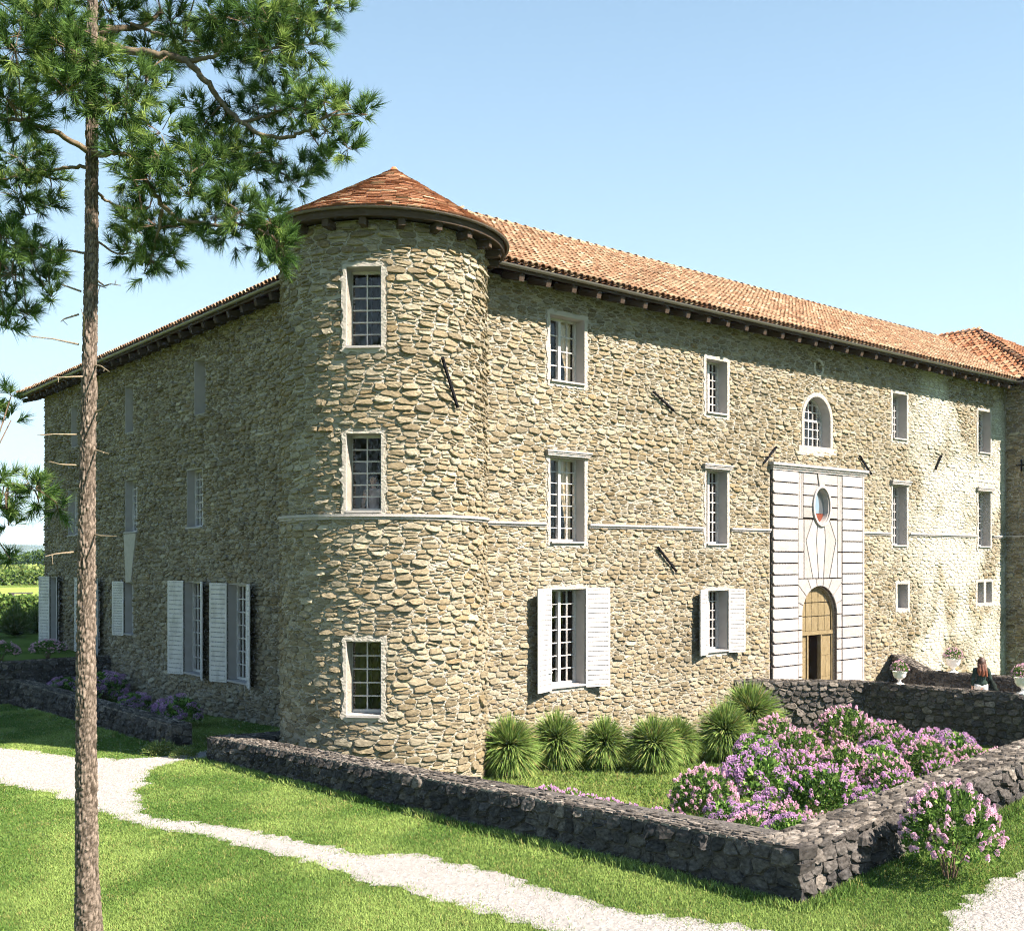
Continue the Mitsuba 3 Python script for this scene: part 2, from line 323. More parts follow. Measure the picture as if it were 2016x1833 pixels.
def backing(name, W0, W1, opens, place, thick=.4, step=None, shift=0.0):
    poly = sbox(W0, ZB, W1, ZT).difference(shapely.union_all(opens)) if opens else sbox(W0, ZB, W1, ZT)
    mb = MB()
    if step is None: extrude(poly, -thick, 0, place, mb=mb)
    else:
        xs = np.arange(W0, W1 + step, step)
        for a, b in zip(xs[:-1], xs[1:]): extrude(poly.intersection(sbox(a, ZB, min(b, W1), ZT)), -thick, 0, place, mb=mb)
    return add(f'{M}__{name}', mb.mesh(), 'mortar_mat')
kf = backing('wall', 14.2, XE, front_open, on_front)
ks = backing('wall', 21.6, YB, side_open, on_side)
kt = backing('tower_wall', 0.0, TR * math.radians(264), tower_open, on_tower, .4, .16)
lab(kt, 'round corner tower wall of tan rubble stone'); lab(ks, 'shaded side wall of rubble stone')

def limewash(p):
    x, z = p[..., 0], p[..., 2]
    k = np.clip((x - 34.6) / 2.5, 0, 1) * .75 + np.clip((x - 32) / 2, 0, 1) * .25
    q = fbm(np.stack([x * .55, z * .45, x * 0], -1), 4, 5)
    return np.clip((q - .38) * 5, 0, 1) * k * .9
def grow(opens, d): return shapely.union_all([o.buffer(d, join_style=2) for o in opens])
r1 = np.random.default_rng(11)
def surrounds(opens, d): return shapely.union_all([affinity.translate(o.buffer(d, join_style=2), 0, 0) for o in opens])
cells = stone_cells(XE - 14.4, ZT - ZB, .33, .115, r1, affinity.translate(shapely.union_all([surrounds(front_open[:-3], .12), sbox(26.86, 1, 32.05, 9.0)]), -14.4, -ZB))
a = stone_arrays(cells, r1, 9, .029, lambda u, v, h: on_front(u + 14.4, v + ZB, h), TAN, TANW, MORT, light=limewash)
n1 = lay_stones(kf, *a, 'stone_mat', 300, flip=True)
cells = stone_cells(YB - 21.8, ZT - ZB, .36, .13, r1, affinity.translate(surrounds(side_open, .02).union(Polygon([(36.4, 6.88), (37.62, 6.88), (37.44, 5.14), (36.88, 5.14)])), -21.8, -ZB))
a = stone_arrays(cells, r1, 8, .058, lambda u, v, h: on_side(u + 21.8, v + ZB, h), TAN, TANW, (.27, .26, .225), fine=False)
n2 = lay_stones(ks, *a, 'stone_mat', 250)
u0, u1 = TR * math.radians(22), TR * math.radians(240)
cells = stone_cells(u1 - u0, ZT - ZB, .34, .12, r1, affinity.translate(surrounds(tower_open, .10), -u0, -ZB))
a = stone_arrays(cells, r1, 11, .036, lambda u, v, h: on_tower(u + u0, v + ZB, h), TAN, TANW, MORT)
n3 = lay_stones(kt, *a, 'stone_mat', 300)

# the wing at the far end of the front: its wall stands forward, in shade
def on_wing(u, v, h): return np.stack([42.4 - h, u, v], -1)                    # u = y
kw = add(f'{M}__wall', extrude(sbox(18.9, ZB, 21.0, ZT), -.4, 0, on_wing).mesh(), 'mortar_mat')
cells = stone_cells(1.05, ZT - ZB, .36, .135, r1)
a = stone_arrays(cells, r1, 9, .05, lambda u, v, h: on_wing(u + 18.92, v + ZB, h), TAN, TANW, MORT, fine=False)
lay_stones(kw, *a, 'stone_mat', 60)
# the wing's front and the walls one cannot see, which close the building
mb = MB()
for c, s in (((48.8, 19.1, 6.6), (12.0, .4, 12.6)), ((55.0, 25.2, 6.6), (.4, 15.0, 12.6)), ((40.8, 33.0, 6.6), (29.0, .4, 12.6)), ((26.3, 40.3, 6.6), (.4, 14.4, 12.6)), ((19.7, 47.25, 6.6), (12.8, .45, 12.6))):
    mb.box(c, s)
mb.put(f'{M}__wall', 'mortar_mat', vc=False)
mb = MB()
for z in (5.75, 9.3, 12.6): mb.box((28.2, 26.7, z), (27.8, 12.2, .25)); mb.box((19.9, 40.1, z), (12.4, 14.2, .25)); mb.box((48.7, 26.0, z), (12.2, 13.2, .25))
for x in (21.5, 26.5, 31.0, 37.0): mb.box((x, 26.7, 6.8), (.2, 12.2, 11.2))
for y in (33.4, 39.0, 44.5): mb.box((19.7, y, 6.8), (12.6, .2, 11.2))
mb.box((28, 23.6, 6.8), (29.0, .15, 11.2)); mb.box((17.0, 34, 6.8), (.15, 26.0, 11.2))
mb.box((28.2, 26.7, .9), (28.0, 12.4, .3)); mb.box((19.9, 40.1, 1.2), (12.6, 14.2, .3))
mb.put(f'{M}__floor', 'inside_mat', vc=False)
# tower floors and the tower's own inner partition
mb = MB()
for z in (2.0, 5.9, 9.5, 12.7):
    g = np.linspace(0, 2 * np.pi, 33)[:-1]
    v = np.vstack([np.c_[TC[0] + 1.9 * np.cos(g), TC[1] + 1.9 * np.sin(g), np.full(32, z)], [[TC[0], TC[1], z]]])
    mb.add(v, np.stack([np.arange(32), (np.arange(32) + 1) % 32, np.full(32, 32)], 1))
mb.box((14.2, 21.6, 6.8), (3.2, .15, 12.2), X=(.8, .6, 0), Y=(-.6, .8, 0))
mb.put(f'{M}__floor', 'inside_mat', vc=False)

# ------------------------------------------------------------------ windows, shutters, curtains
def axes(o, a, n): return np.asarray(o, float), np.asarray(a, float), np.asarray(n, float)
UP = np.array([0, 0, 1.0])
def ring_poly(w, h, e, jag, r, bottom=True):
    """A rough-edged border round an opening of w by h."""
    outer = [(-w / 2 - e, -e if bottom else 0), (w / 2 + e, -e if bottom else 0), (w / 2 + e, h + e), (-w / 2 - e, h + e)]
    line = shapely.get_exterior_ring(Polygon(outer)); L = line.length
    p = shapely.get_coordinates(shapely.line_interpolate_point(line, np.arange(0, L, .09)))
    p = p + r.normal(0, jag, p.shape)
    return Polygon(p).buffer(0).difference(sbox(-w / 2, 0, w / 2, h))
def window(o, a, n, w, h, leaves, cols, rows, rec=REC, blind=False, border=.10, curtain=None, cornice=False, sill=True, arch=None):
    """o: the opening's bottom centre on the wall's outer face; a along the wall to the right as seen from outside; n outward."""
    o, a, n = axes(o, a, n); k = nkey(f'{M}__window')
    at = lambda u, v, d: o + np.multiply.outer(u, a) + np.multiply.outer(v, UP) + np.multiply.outer(d, n)
    bx = lambda mb, u, v, d, s: mb.box(at(u, v, d), s, a, UP, n)
    if border:
        extrude(ring_poly(w - .006, h - .006, border, .028, rng), -.02, .022, at).put(f'{k}__surround', 'plaster_mat', vc=False)
    lin = MB(); L = rec + .02
    for s in (-1, 1): bx(lin, s * (w / 2 - .004), h / 2, -L / 2 + .012, (.014, h - .01, L))
    bx(lin, 0, h - .004, -L / 2 + .012, (w, .014, L)); bx(lin, 0, .004, -L / 2 + .012, (w, .014, L))
    lin.put(f'{k}__reveal', 'reveal_mat', vc=False)
    if cornice:
        c = MB()
        bx(c, 0, h + .045, .04, (w + .26, .05, .11)); bx(c, 0, h + .093, .05, (w + .31, .042, .13)); bx(c, 0, h + .137, .06, (w + .36, .042, .16))
        c.put(f'{k}__cornice', 'white_stone', vc=False)
    if sill and not blind:
        c = MB(); bx(c, 0, .025, -rec / 2 + .05, (w - .03, .05, rec + .06)); c.put(f'{k}__sill', 'white_stone', vc=False)
    if blind:
        c = MB(); bx(c, 0, h / 2, -rec - .03, (w, h, .05)); c.put(f'{k}__panel', 'reveal_mat', vc=False); return k
    fw, d0 = .06, -rec - .04
    fr = MB()
    y0 = .05
    for s in (-1, 1): bx(fr, s * (w / 2 - fw / 2), (h + y0) / 2, d0, (fw, h - y0, .09))
    bx(fr, 0, h - fw / 2, d0 + .001, (w - 2 * fw, fw, .088)); bx(fr, 0, y0 + fw / 2, d0 + .001, (w - 2 * fw, fw, .088))
    inner = w - 2 * fw; mull = .085 if leaves == 2 else 0
    if mull: bx(fr, 0, (h + y0) / 2, d0 + .006, (mull, h - y0 - 2 * fw, .11))
    lw = (inner - mull) / leaves; zb, zt = y0 + fw, h - fw
    bar = .026
    for l in range(leaves):
        x0 = -inner / 2 + l * (lw + mull)
        for c in range(1, cols): bx(fr, x0 + lw * c / cols, (zb + zt) / 2, d0 + .004, (bar, zt - zb, .05))
        for q in range(1, rows): bx(fr, x0 + lw / 2, zb + (zt - zb) * q / rows, d0 + .005, (lw, bar, .047))
    fr.put(f'{k}__frame', 'white_paint', vc=False)
    for l in range(leaves):
        x0 = -inner / 2 + l * (lw + mull)
        for c in range(cols):
            for q in range(rows):
                u0_, u1_ = x0 + lw * c / cols, x0 + lw * (c + 1) / cols; v0_, v1_ = zb + (zt - zb) * q / rows, zb + (zt - zb) * (q + 1) / rows
                t = rng.normal(0, .0016, 4)
                add(f'{k}__pane', (np.array([at(u0_, v0_, d0 - .015 + t[0]), at(u1_, v0_, d0 - .015 + t[1]), at(u1_, v1_, d0 - .015 + t[2]), at(u0_, v1_, d0 - .015 + t[3])]), np.array([[0, 1, 2], [0, 2, 3]])), 'glass_mat')
    if curtain:
        cm = MB(); side, wide = curtain
        nn, mm = 40, 14
        for s_ in ([side] if side else [-1, 1]):
            i, j = np.meshgrid(np.linspace(0, 1, nn), np.linspace(0, 1, mm), indexing='ij')
            pull = 1 - .55 * np.clip((.75 - j) / .5, 0, 1) ** .8 * (j < .75)
            u = s_ * (w / 2 - .02 - i * wide * pull); d = d0 - .16 + .03 * np.sin(i * 34) - .02 * np.cos(i * 11 + j)
            v = at(u.ravel(), (j * (h + .1)).ravel(), d.ravel())
            a_, b_ = np.meshgrid(np.arange(nn - 1), np.arange(mm - 1), indexing='ij'); q = (a_ * mm + b_).ravel()
            cm.add(v, np.stack([q, q + 1, q + mm + 1, q + mm], 1))
        add(f'{k}__curtain', cm.mesh(), 'curtain_mat', smooth=True)
    return k

def shutter(hinge, a, n, w, h, side, ang, boards=18):
    """A leaf hinged at the opening's edge; side +1 opens along +a. ang: how far its free edge stands off the wall."""
    hinge, a, n = axes(hinge, a, n); k = nkey(f'{M}__shutter')
    c, s = math.cos(math.radians(ang)), math.sin(math.radians(ang))
    e = a * side * c + n * s; m = n * c - a * side * s
    at = lambda u, v, d: hinge + e * u + UP * v + m * d
    fr = MB(); b = .05
    fr.box(at(b / 2, h / 2, .02), (b, h, .036), e, UP, m); fr.box(at(w - b / 2, h / 2, .02), (b, h, .036), e, UP, m)
    fr.box(at(w / 2, h - b / 2, .02), (w - 2 * b, b, .035), e, UP, m); fr.box(at(w / 2, b / 2, .02), (w - 2 * b, b, .035), e, UP, m)
    MB().box(at(w / 2, h / 2, .008), (w - .02, h - .02, .012), e, UP, m).put(f'{k}__backing', 'shade_paint', vc=False)
    for z in (.18, .82): fr.box(at(.07, h * z, .042), (.16, .035, .008), e, UP, m)
    fr.put(f'{k}__frame', 'white_paint', vc=False)
    bh = (h - 2 * b) / boards
    for i in range(boards):
        z0 = b + i * bh + .009; z1 = z0 + bh - .018
        q = np.array([(b, z0, .016), (w - b, z0, .016), (w - b, z1, .016), (b, z1, .016), (b, z0 + .006, .030), (w - b, z0 + .006, .030), (w - b, z1 - .008, .036), (b, z1 - .008, .036)])
        v = np.array([at(*p) for p in q])
        add(f'{k}__board', (v, np.array([[4, 5, 6], [4, 6, 7], [0, 1, 5], [0, 5, 4], [2, 3, 7], [2, 7, 6], [1, 2, 6], [1, 6, 5], [3, 0, 4], [3, 4, 7]])), 'white_paint')
    return k

fa, fn = (1, 0, 0), (0, -1, 0)
for i, c in enumerate(FRONT['top']): window((c[0], 20, c[1]), fa, fn, c[2], c[3], 2, 2, 4 if i == 0 else 6, curtain=(1, .5) if i == 0 else None)
for i, c in enumerate(FRONT['mid']): window((c[0], 20, c[1]), fa, fn, c[2], c[3], 2, 2, 7, cornice=True, border=.09, curtain=(1, .5) if i == 0 else None)
for i, c in enumerate(FRONT['low']):
    window((c[0], 20, c[1]), fa, fn, c[2], c[3], 2, 2, 7 if i == 0 else 6, border=.10)
    for s in (-1, 1):
        shutter((c[0] + s * c[2] / 2, 19.955, c[1] - .04), fa, fn, .7 if i == 0 else .58, c[3] + .07, s, 19, 20 if i == 0 else 16)
for c in SLITS: window((c[0], 20, c[1]), fa, fn, c[2], c[3], 1, 1, 1, blind=True, border=.12, rec=.3)
sa, sn = (0, -1, 0), (-1, 0, 0)
for c in SIDE['top']: window((13.1, c[0], c[1]), sa, sn, c[2], c[3], 1, 1, 1, blind=True, border=0, rec=.36)
for c in SIDE['mid']: window((13.1, c[0], c[1]), sa, sn, c[2], c[3], 2, 2, 7, border=0, rec=.26)
for i, c in enumerate(SIDE['low']):
    window((13.1, c[0], c[1]), sa, sn, c[2], c[3], 2, 2, 7, border=0, rec=.25)
    for s in ((-1, 1) if i != 2 else (-1,)):
        shutter((13.055, c[0] - s * c[2] / 2, c[1] - .04), sa, sn, .7 if i != 2 else .6, c[3] + .07, s, 20, 20)
k = add(f'{M}__plaster_patch', extrude(Polygon([(36.42, 6.86), (37.6, 6.86), (37.42, 5.16), (36.9, 5.16)]), 0, .065, on_side).mesh(), 'plaster_mat')
lab(k, 'pale tapering plaster patch below a side window')
tn = np.array([-math.sin(TWF), -math.cos(TWF), 0]); ta = np.array([math.cos(TWF), -math.sin(TWF), 0])
for c in TOWER:
    o = np.array([TC[0], TC[1], c[1]]) + tn * (TR - .012)
    window(o, ta, tn, c[2], c[3], 1, 2, c[4], rec=.36, border=.08)

# the arched window, the round vent
k = nkey(f'{M}__window'); lab(k, 'small arched window above the portal')
pl = lambda u, v, h: on_front(u, v, h)
border = ARCH_W.buffer(.12).difference(ARCH_W).difference(sbox(28, 9, 31, 9.62)).union(sbox(28.38, 9.32, 30.46, 9.618))
extrude(border, -.02, .025, pl).put(f'{k}__surround', 'plaster_mat', vc=False)
extrude(ARCH_W.buffer(.001).difference(ARCH_W.buffer(-.014)), -REC, .02, pl).put(f'{k}__reveal', 'reveal_mat', vc=False)
fr = MB(); fo = ARCH_W.buffer(-.012)
extrude(fo.difference(ARCH_W.buffer(-.075)), -REC - .08, -REC, pl, mb=fr)
for x in np.linspace(28.66, 30.14, 7)[1:-1]:
    wv = .05 if abs(x - 29.4) < .05 else .026
    extrude(sbox(x - wv / 2, 9.6, x + wv / 2, 11.3).intersection(ARCH_W.buffer(-.075)), -REC - .07, -REC - .012, pl, mb=fr)
for z in (9.95, 10.24, 10.52, 10.80, 11.04):
    wv = .07 if z == 10.52 else .026
    extrude(sbox(28.6, z - wv / 2, 30.2, z + wv / 2).intersection(ARCH_W.buffer(-.075)), -REC - .068, -REC - .014, pl, mb=fr)
fr.put(f'{k}__frame', 'white_paint', vc=False)
xs = np.linspace(28.68, 30.12, 7); zs = [9.64, 9.95, 10.24, 10.52, 10.80, 11.04, 11.28]
for x0, x1 in zip(xs[:-1], xs[1:]):
    for z0, z1 in zip(zs[:-1], zs[1:]):
        g = sbox(x0, z0, x1, z1).intersection(ARCH_W.buffer(-.02))
        if g.area < .006: continue
        q = np.array(g.exterior.coords)[:-1][::-1]; v = on_front(q[:, 0], q[:, 1], np.full(len(q), -REC - .045))
        add(f'{k}__pane', (v, np.array([[0, i, i + 1] for i in range(1, len(q) - 1)])), 'glass_mat')
k = nkey(f'{M}__vent'); lab(k, 'small round opening under the eaves')
extrude(OCULUS.buffer(.10).difference(OCULUS), -.02, .03, pl).put(f'{k}__surround', 'plaster_mat', vc=False)
extrude(OCULUS, -.32, -.28, pl).put(f'{k}__panel', 'reveal_mat', vc=False)

# string course round the tower and along the front
mb = MB()
g = np.linspace(0, math.radians(228), 60); u = g * TR + .05
for z0, z1, h in ((6.80, 6.85, .045), (6.853, 6.91, .085)):
    for a_, b_ in zip(u[:-1], u[1:]): extrude(sbox(a_, z0, b_, z1), -.02, h, on_tower, mb=mb)
mb.put(f'{M}__string_course', 'white_stone', vc=False)
for x0, x1 in ((15.25, 17.58), (19.1, 23.68), (24.96, 26.88), (32.03, 33.78), (35.06, 39.98), (41.32, 42.36)):
    mb = MB()
    for z0, z1, h in ((6.80, 6.85, .045), (6.853, 6.91, .085)): extrude(sbox(x0, z0, x1, z1), -.02, h, on_front, mb=mb)
    mb.put(f'{M}__string_course', 'white_stone', vc=False)
mb = MB()
for z0, z1, h in ((6.80, 6.85, .045), (6.853, 6.91, .085)): extrude(sbox(18.92, z0, 19.92, z1), -.02, h, on_wing, mb=mb)
mb.put(f'{M}__string_course', 'white_stone', vc=False)

# iron wall anchors
def bar(p0, p1, n, w=.046):
    p0, p1, n = (np.asarray(x, float) for x in (p0, p1, n)); e = p1 - p0; L = np.linalg.norm(e); e /= L
    mb = MB().box((p0 + p1) / 2, (L, w, .055), e, np.cross(n, e), n)
    for q in (.06, .94): mb.box(p0 + e * L * q + n * .03, (.035, .035, .03), e, np.cross(n, e), n)
    mb.put(f'{M}__wall_anchor', 'iron_mat', vc=False)
for q in (((21.51, 10.63), (22.37, 10.17)), ((21.7, 6.31), (22.48, 5.62)), ((27.13, 9.48), (26.49, 8.93)), ((31.77, 9.48), (32.49, 8.88)), ((37.22, 9.84), (36.78, 9.28))):
    bar((q[0][0], 19.925, q[0][1]), (q[1][0], 19.925, q[1][1]), (0, -1, 0))
tp = lambda deg, z: on_tower(np.array((math.radians(deg) - PH0) * TR), np.array(z), np.array(.10))
bar(tp(2.8, 10.2), tp(-7.2, 9.18), (-.06, -1, 0))
bar((42.3, 19.3, 9.95), (42.3, 19.3, 9.45), (-1, 0, 0)); bar((42.29, 19.1, 9.72), (42.29, 19.5, 9.72), (-1, 0, 0))
# ------------------------------------------------------------------ portal of white dressed blocks
K = f'{M}__portal'
lab(K, 'tall white stone portal with grooved blocks and oval window above the arched door')
SLAB = sbox(26.9, 1.3, 32.0, 8.76).difference(DOOR).difference(OVAL)
add(K, extrude(SLAB, -.05, .05, pl).mesh(), 'groove_mat')
def block(poly, h=.10, inset=.021):
    recess_shade = .93 if h < .1 else 1.0  # lower-set blocks darker: shade of the recess put into their colour
    p = poly.difference(DOOR).difference(OVAL.buffer(.02)).buffer(-inset, join_style=2)
    for g in getattr(p, 'geoms', [p]):
        if g.is_empty or g.area < .006: continue
        mb = extrude(g, -.02, h, pl, np.array([.305, .298, .294]) * (1 + rng.normal(0, .055)) * recess_shade); mb.put(f'{K}__block', 'block_mat')
rows = [8.76, 8.39, 8.02, 7.66, 7.29, 6.93, 6.56, 6.2, 5.84, 5.48, 5.14, 4.80, 4.43, 4.08, 3.70, 3.33, 2.98, 2.6, 1.3]
for z1, z0 in zip(rows[:-1], rows[1:]):
    block(Polygon([(26.9, z0 + .09), (27.0, z0), (28.24, z0), (28.24, z1), (26.9, z1)]), .105)
    block(sbox(30.68, z0, 31.9, z1), .105)
block(sbox(31.9, 1.3, 32.0, 8.76), .105, .006)
for x0, x1 in ((28.24, 28.32), (28.32, 28.40), (28.40, 28.50)): block(sbox(x0, 7.26, x1, 8.76), .085, .008)
for x0, x1 in ((30.44, 30.52), (30.52, 30.60), (30.60, 30.68)): block(sbox(x0, 7.26, x1, 8.76), .085, .008)
KEY = Polygon([(29.25, 8.76), (29.78, 8.76), (29.64, 8.22), (29.38, 8.22)])
for z1, z0 in zip(rows[:4], rows[1:5]):
    block(sbox(28.5, max(z0, 7.26), 29.5, z1).difference(KEY).difference(OVAL.buffer(.03)), .09)
    block(sbox(29.5, max(z0, 7.26), 30.44, z1).difference(KEY).difference(OVAL.buffer(.03)), .09)
block(KEY, .12)
L = [[(29.04, 7.26), (28.66, 6.57), (29.04, 5.34)], [(29.31, 7.26), (29.23, 6.57), (29.35, 5.34)], [(29.66, 7.26), (29.73, 6.57), (29.62, 5.34)], [(29.95, 7.26), (30.33, 6.57), (29.95, 5.34)]]
cols_ = [[(28.55, 7.26), (28.55, 6.57), (28.55, 5.34)]] + L + [[(30.43, 7.26), (30.43, 6.57), (30.43, 5.34)]]
for A_, B_ in zip(cols_[:-1], cols_[1:]): block(Polygon(A_ + B_[::-1]), .09, .020)
block(sbox(28.24, 5.34, 28.55, 6.2), .09); block(sbox(28.24, 6.2, 28.55, 7.26), .09); block(sbox(30.43, 5.34, 30.68, 6.2), .09); block(sbox(30.43, 6.2, 30.68, 7.26), .09)
cen = (29.43, 4.15); region = sbox(28.24, 4.15, 30.68, 5.34).difference(DOOR.buffer(.01))
for i in range(9):
    a0, a1 = math.pi * (1 - i / 9), math.pi * (1 - (i + 1) / 9)
    block(region.intersection(Polygon([cen, (cen[0] + 4 * math.cos(a0), cen[1] + 4 * math.sin(a0)), (cen[0] + 4 * math.cos(a1), cen[1] + 4 * math.sin(a1))])), .09, .016)
for z1, z0 in zip([4.15, 3.7, 3.33, 2.98, 2.6, 2.2, 1.8], [3.7, 3.33, 2.98, 2.6, 2.2, 1.8, 1.3]):
    block(sbox(28.24, z0, 28.48, z1), .09); block(sbox(30.38, z0, 30.68, z1), .09)
mb = MB()
for z0, z1, h in ((8.763, 8.83, .13), (8.833, 8.90, .17), (8.903, 8.985, .22)): extrude(sbox(26.88 - (h - .13), z0, 32.03 + (h - .13), z1), -.02, h, pl, mb=mb)
mb.put(f'{K}__cornice', 'white_stone', vc=False)
# oval window
ov = MB(); extrude(OVAL.buffer(.085).difference(OVAL.buffer(.012)), .0, .15, pl, mb=ov); extrude(OVAL.buffer(.0).difference(OVAL.buffer(-.03)), -.32, .10, pl, mb=ov)
ov.put(f'{K}__oval_frame', 'white_stone', vc=False)
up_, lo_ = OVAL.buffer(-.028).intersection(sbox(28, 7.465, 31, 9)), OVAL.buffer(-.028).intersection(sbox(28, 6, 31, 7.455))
lab(add(f'{K}__pane', extrude(up_, -.09, -.07, pl).mesh(), 'mirror_glass'), 'blue-grey glass in the oval window')
lab(add(f'{K}__panel', extrude(lo_, -.09, -.07, pl).mesh(), 'painted_reflection'), 'dark red reflection painted in the foot of the oval window')  # added red piece: a reflection in the glass, put into colour
# the arched door: planks over a transom, one leaf standing open on the dark hall
K = f'{M}__door'; lab(K, 'arched golden wood door with one dark open leaf')
mb = MB(); dr_ = DOOR.buffer(-.01)
extrude(dr_.difference(DOOR.buffer(-.07)).intersection(sbox(28, 1.45, 31, 6)), -.20, -.06, pl, mb=mb)
extrude(sbox(28.5, 3.5, 30.36, 3.62), -.20, -.04, pl, mb=mb)
for x in (28.97, 29.73): extrude(sbox(x - .035, 1.45, x + .035, 3.5), -.20, -.06, pl, mb=mb)
add(K, mb.mesh(), 'door_wood')
inner = DOOR.buffer(-.075)
xs = np.linspace(28.56, 30.30, 6)
for x0, x1 in zip(xs[:-1], xs[1:]):
    for z0, z1 in ((3.625, 4.10), (4.11, 4.55), (4.56, 5.1)):
        g = sbox(x0 + .014, z0 + .006, x1 - .014, z1 - .014).intersection(inner)
        if g.area > .004: add(f'{K}__plank', extrude(g, -.18, -.105 + rng.normal(0, .003), pl).mesh(), 'door_wood')
for x0, x1 in ((28.55, 28.74), (28.75, 28.93), (29.77, 30.04), (30.05, 30.31)):
    for z0, z1 in ((1.45, 2.1), (2.11, 2.8), (2.81, 3.49)): add(f'{K}__plank', extrude(sbox(x0, z0, x1, z1), -.18, -.105 + rng.normal(0, .003), pl).mesh(), 'door_wood')
lf = MB().box((29.03, 20.60, 2.5), (.05, .72, 2.05)); lf.put(f'{K}__leaf', 'door_wood', vc=False)

# ------------------------------------------------------------------ roofs of barrel tiles
SL, RUN = .53, 7.0
EZ, EO = 13.03, .8
TCOL = [(0.264, 0.199, 0.076), (0.304, 0.254, 0.103), (0.232, 0.163, 0.062), (0.349, 0.325, 0.140), (0.280, 0.223, 0.089), (0.383, 0.394, 0.181), (0.188, 0.125, 0.048)]
TW_ = np.array([3, 3, 1.6, 1.5, 3, .45, .8]); TW_ /= TW_.sum()
def tile_shape(w0, w1, L, lift, seg=6):
    g = np.linspace(0, np.pi, seg + 1)
    v = []
    for y, w, z0 in ((0, w0, lift), (L, w1, 0.0)):
        v.append(np.c_[w * np.cos(g), np.full(seg + 1, y), z0 + .92 * w * np.sin(g)])
    v.append(np.c_[.80 * w0 * np.cos(g), np.zeros(seg + 1), lift + .74 * w0 * np.sin(g)])
    v.append(np.c_[.80 * w0 * np.cos(g), np.full(seg + 1, .12), lift * .8 + .74 * w0 * np.sin(g)])
    n = seg + 1; j = np.arange(seg); f = []
    for a_, b_ in ((0, 1), (2, 0), (3, 2)):
        f += [np.stack([a_ * n + j, b_ * n + j, b_ * n + j + 1], 1), np.stack([a_ * n + j, b_ * n + j + 1, a_ * n + j + 1], 1)]
    return np.vstack(v), np.vstack(f)
TV, TF = tile_shape(.094, .078, .46, .030)
def tile_roof(name, O, e, s, length, slope_len, keep, most, pitch=.214, expo=.345, label=None, shade=1.0):
    """Rows of cover tiles over pans; e along the eave, s up the slope."""
    O, e, s = (np.asarray(x, float) for x in (O, e, s)); n = np.cross(e, s)
    if n[2] < 0: n = -n
    K = nkey(f'{M}__{name}')
    cols, rws = int(length / pitch), int(slope_len / expo) + 1
    c, r = np.meshgrid(np.arange(cols), np.arange(rws), indexing='ij'); c, r = c.ravel(), r.ravel()
    u, w = (c + .5) * pitch, r * expo - .06
    ok = keep(O + e * u[:, None] + s * (w[:, None] + .15)); u, w, r = u[ok], w[ok], r[ok]
    N = len(u); uj = u + rng.normal(0, .006, N); wj = w + rng.normal(0, .014, N) * (r > 0); rot = rng.normal(0, .018, N); lf = .03 + np.abs(rng.normal(0, .005, N))
    loc = np.repeat(TV[None], N, 0).copy()
    x = loc[..., 0] * np.cos(rot)[:, None] - loc[..., 1] * np.sin(rot)[:, None]; y = loc[..., 0] * np.sin(rot)[:, None] + loc[..., 1] * np.cos(rot)[:, None]
    z = loc[..., 2] + lf[:, None]
    xyz = O + e * (uj[:, None] + x)[..., None] + s * (wj[:, None] + y)[..., None] + n * z[..., None]
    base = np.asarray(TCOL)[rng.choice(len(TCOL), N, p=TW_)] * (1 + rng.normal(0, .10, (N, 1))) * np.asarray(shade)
    col = base[:, None] * (1 + rng.normal(0, .07, (N, len(TV), 1)))
    lich = fbm(xyz * [1.3, 1.3, 2.0], 3, 9)[..., None]
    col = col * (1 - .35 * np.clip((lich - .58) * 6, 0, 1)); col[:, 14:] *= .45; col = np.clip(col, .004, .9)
    # pans between the covers
    pm = MB(); g = np.linspace(np.pi, 2 * np.pi, 5)
    for i in range(cols + 1):
        uu = i * pitch; ws = np.arange(0, slope_len, .25)
        q = O + e * uu + s * (ws[:, None] + .1); o2 = keep(q)
        if o2.sum() < 2: continue
        w0_, w1_ = ws[o2][0], ws[o2][-1] + .2
        prof = np.c_[.088 * np.cos(g), .062 + .05 * np.sin(g)]
        v = np.vstack([O + e * (uu + prof[:, :1]) + s * y_ + n * prof[:, 1:] for y_ in (w0_ - .07 if w0_ == 0 else w0_, w1_)])
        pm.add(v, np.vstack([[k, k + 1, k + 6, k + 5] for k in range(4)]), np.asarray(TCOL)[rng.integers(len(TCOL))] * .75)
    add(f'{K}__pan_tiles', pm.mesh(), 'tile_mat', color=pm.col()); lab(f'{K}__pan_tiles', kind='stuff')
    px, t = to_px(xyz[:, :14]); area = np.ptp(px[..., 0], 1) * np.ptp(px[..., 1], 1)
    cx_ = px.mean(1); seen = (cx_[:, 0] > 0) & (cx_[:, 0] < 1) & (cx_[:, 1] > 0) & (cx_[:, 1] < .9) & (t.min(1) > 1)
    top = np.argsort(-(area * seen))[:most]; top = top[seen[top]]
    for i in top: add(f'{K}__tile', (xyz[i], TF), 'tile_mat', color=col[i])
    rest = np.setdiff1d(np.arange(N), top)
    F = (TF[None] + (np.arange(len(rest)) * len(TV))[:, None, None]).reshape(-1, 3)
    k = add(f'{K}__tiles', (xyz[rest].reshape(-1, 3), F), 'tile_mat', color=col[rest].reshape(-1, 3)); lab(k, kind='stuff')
    if label: lab(K, label)
    return K
nrm = lambda v: np.asarray(v, float) / np.linalg.norm(v)
tower_gap = lambda q: np.hypot(q[:, 0] - TC[0], q[:, 1] - TC[1]) > 2.45
tile_roof('roof', (11.9, 20 - EO, EZ), (1, 0, 0), nrm((0, 1, SL)), 37.5, RUN * math.hypot(1, SL) + .1,
          lambda q: (q[:, 0] - 12.3 > (q[:, 1] - 19.2) - .15) & (q[:, 0] < 41.6 + (q[:, 1] - 19.2) + .05) & tower_gap(q), 300, label='long front roof of orange barrel tiles')
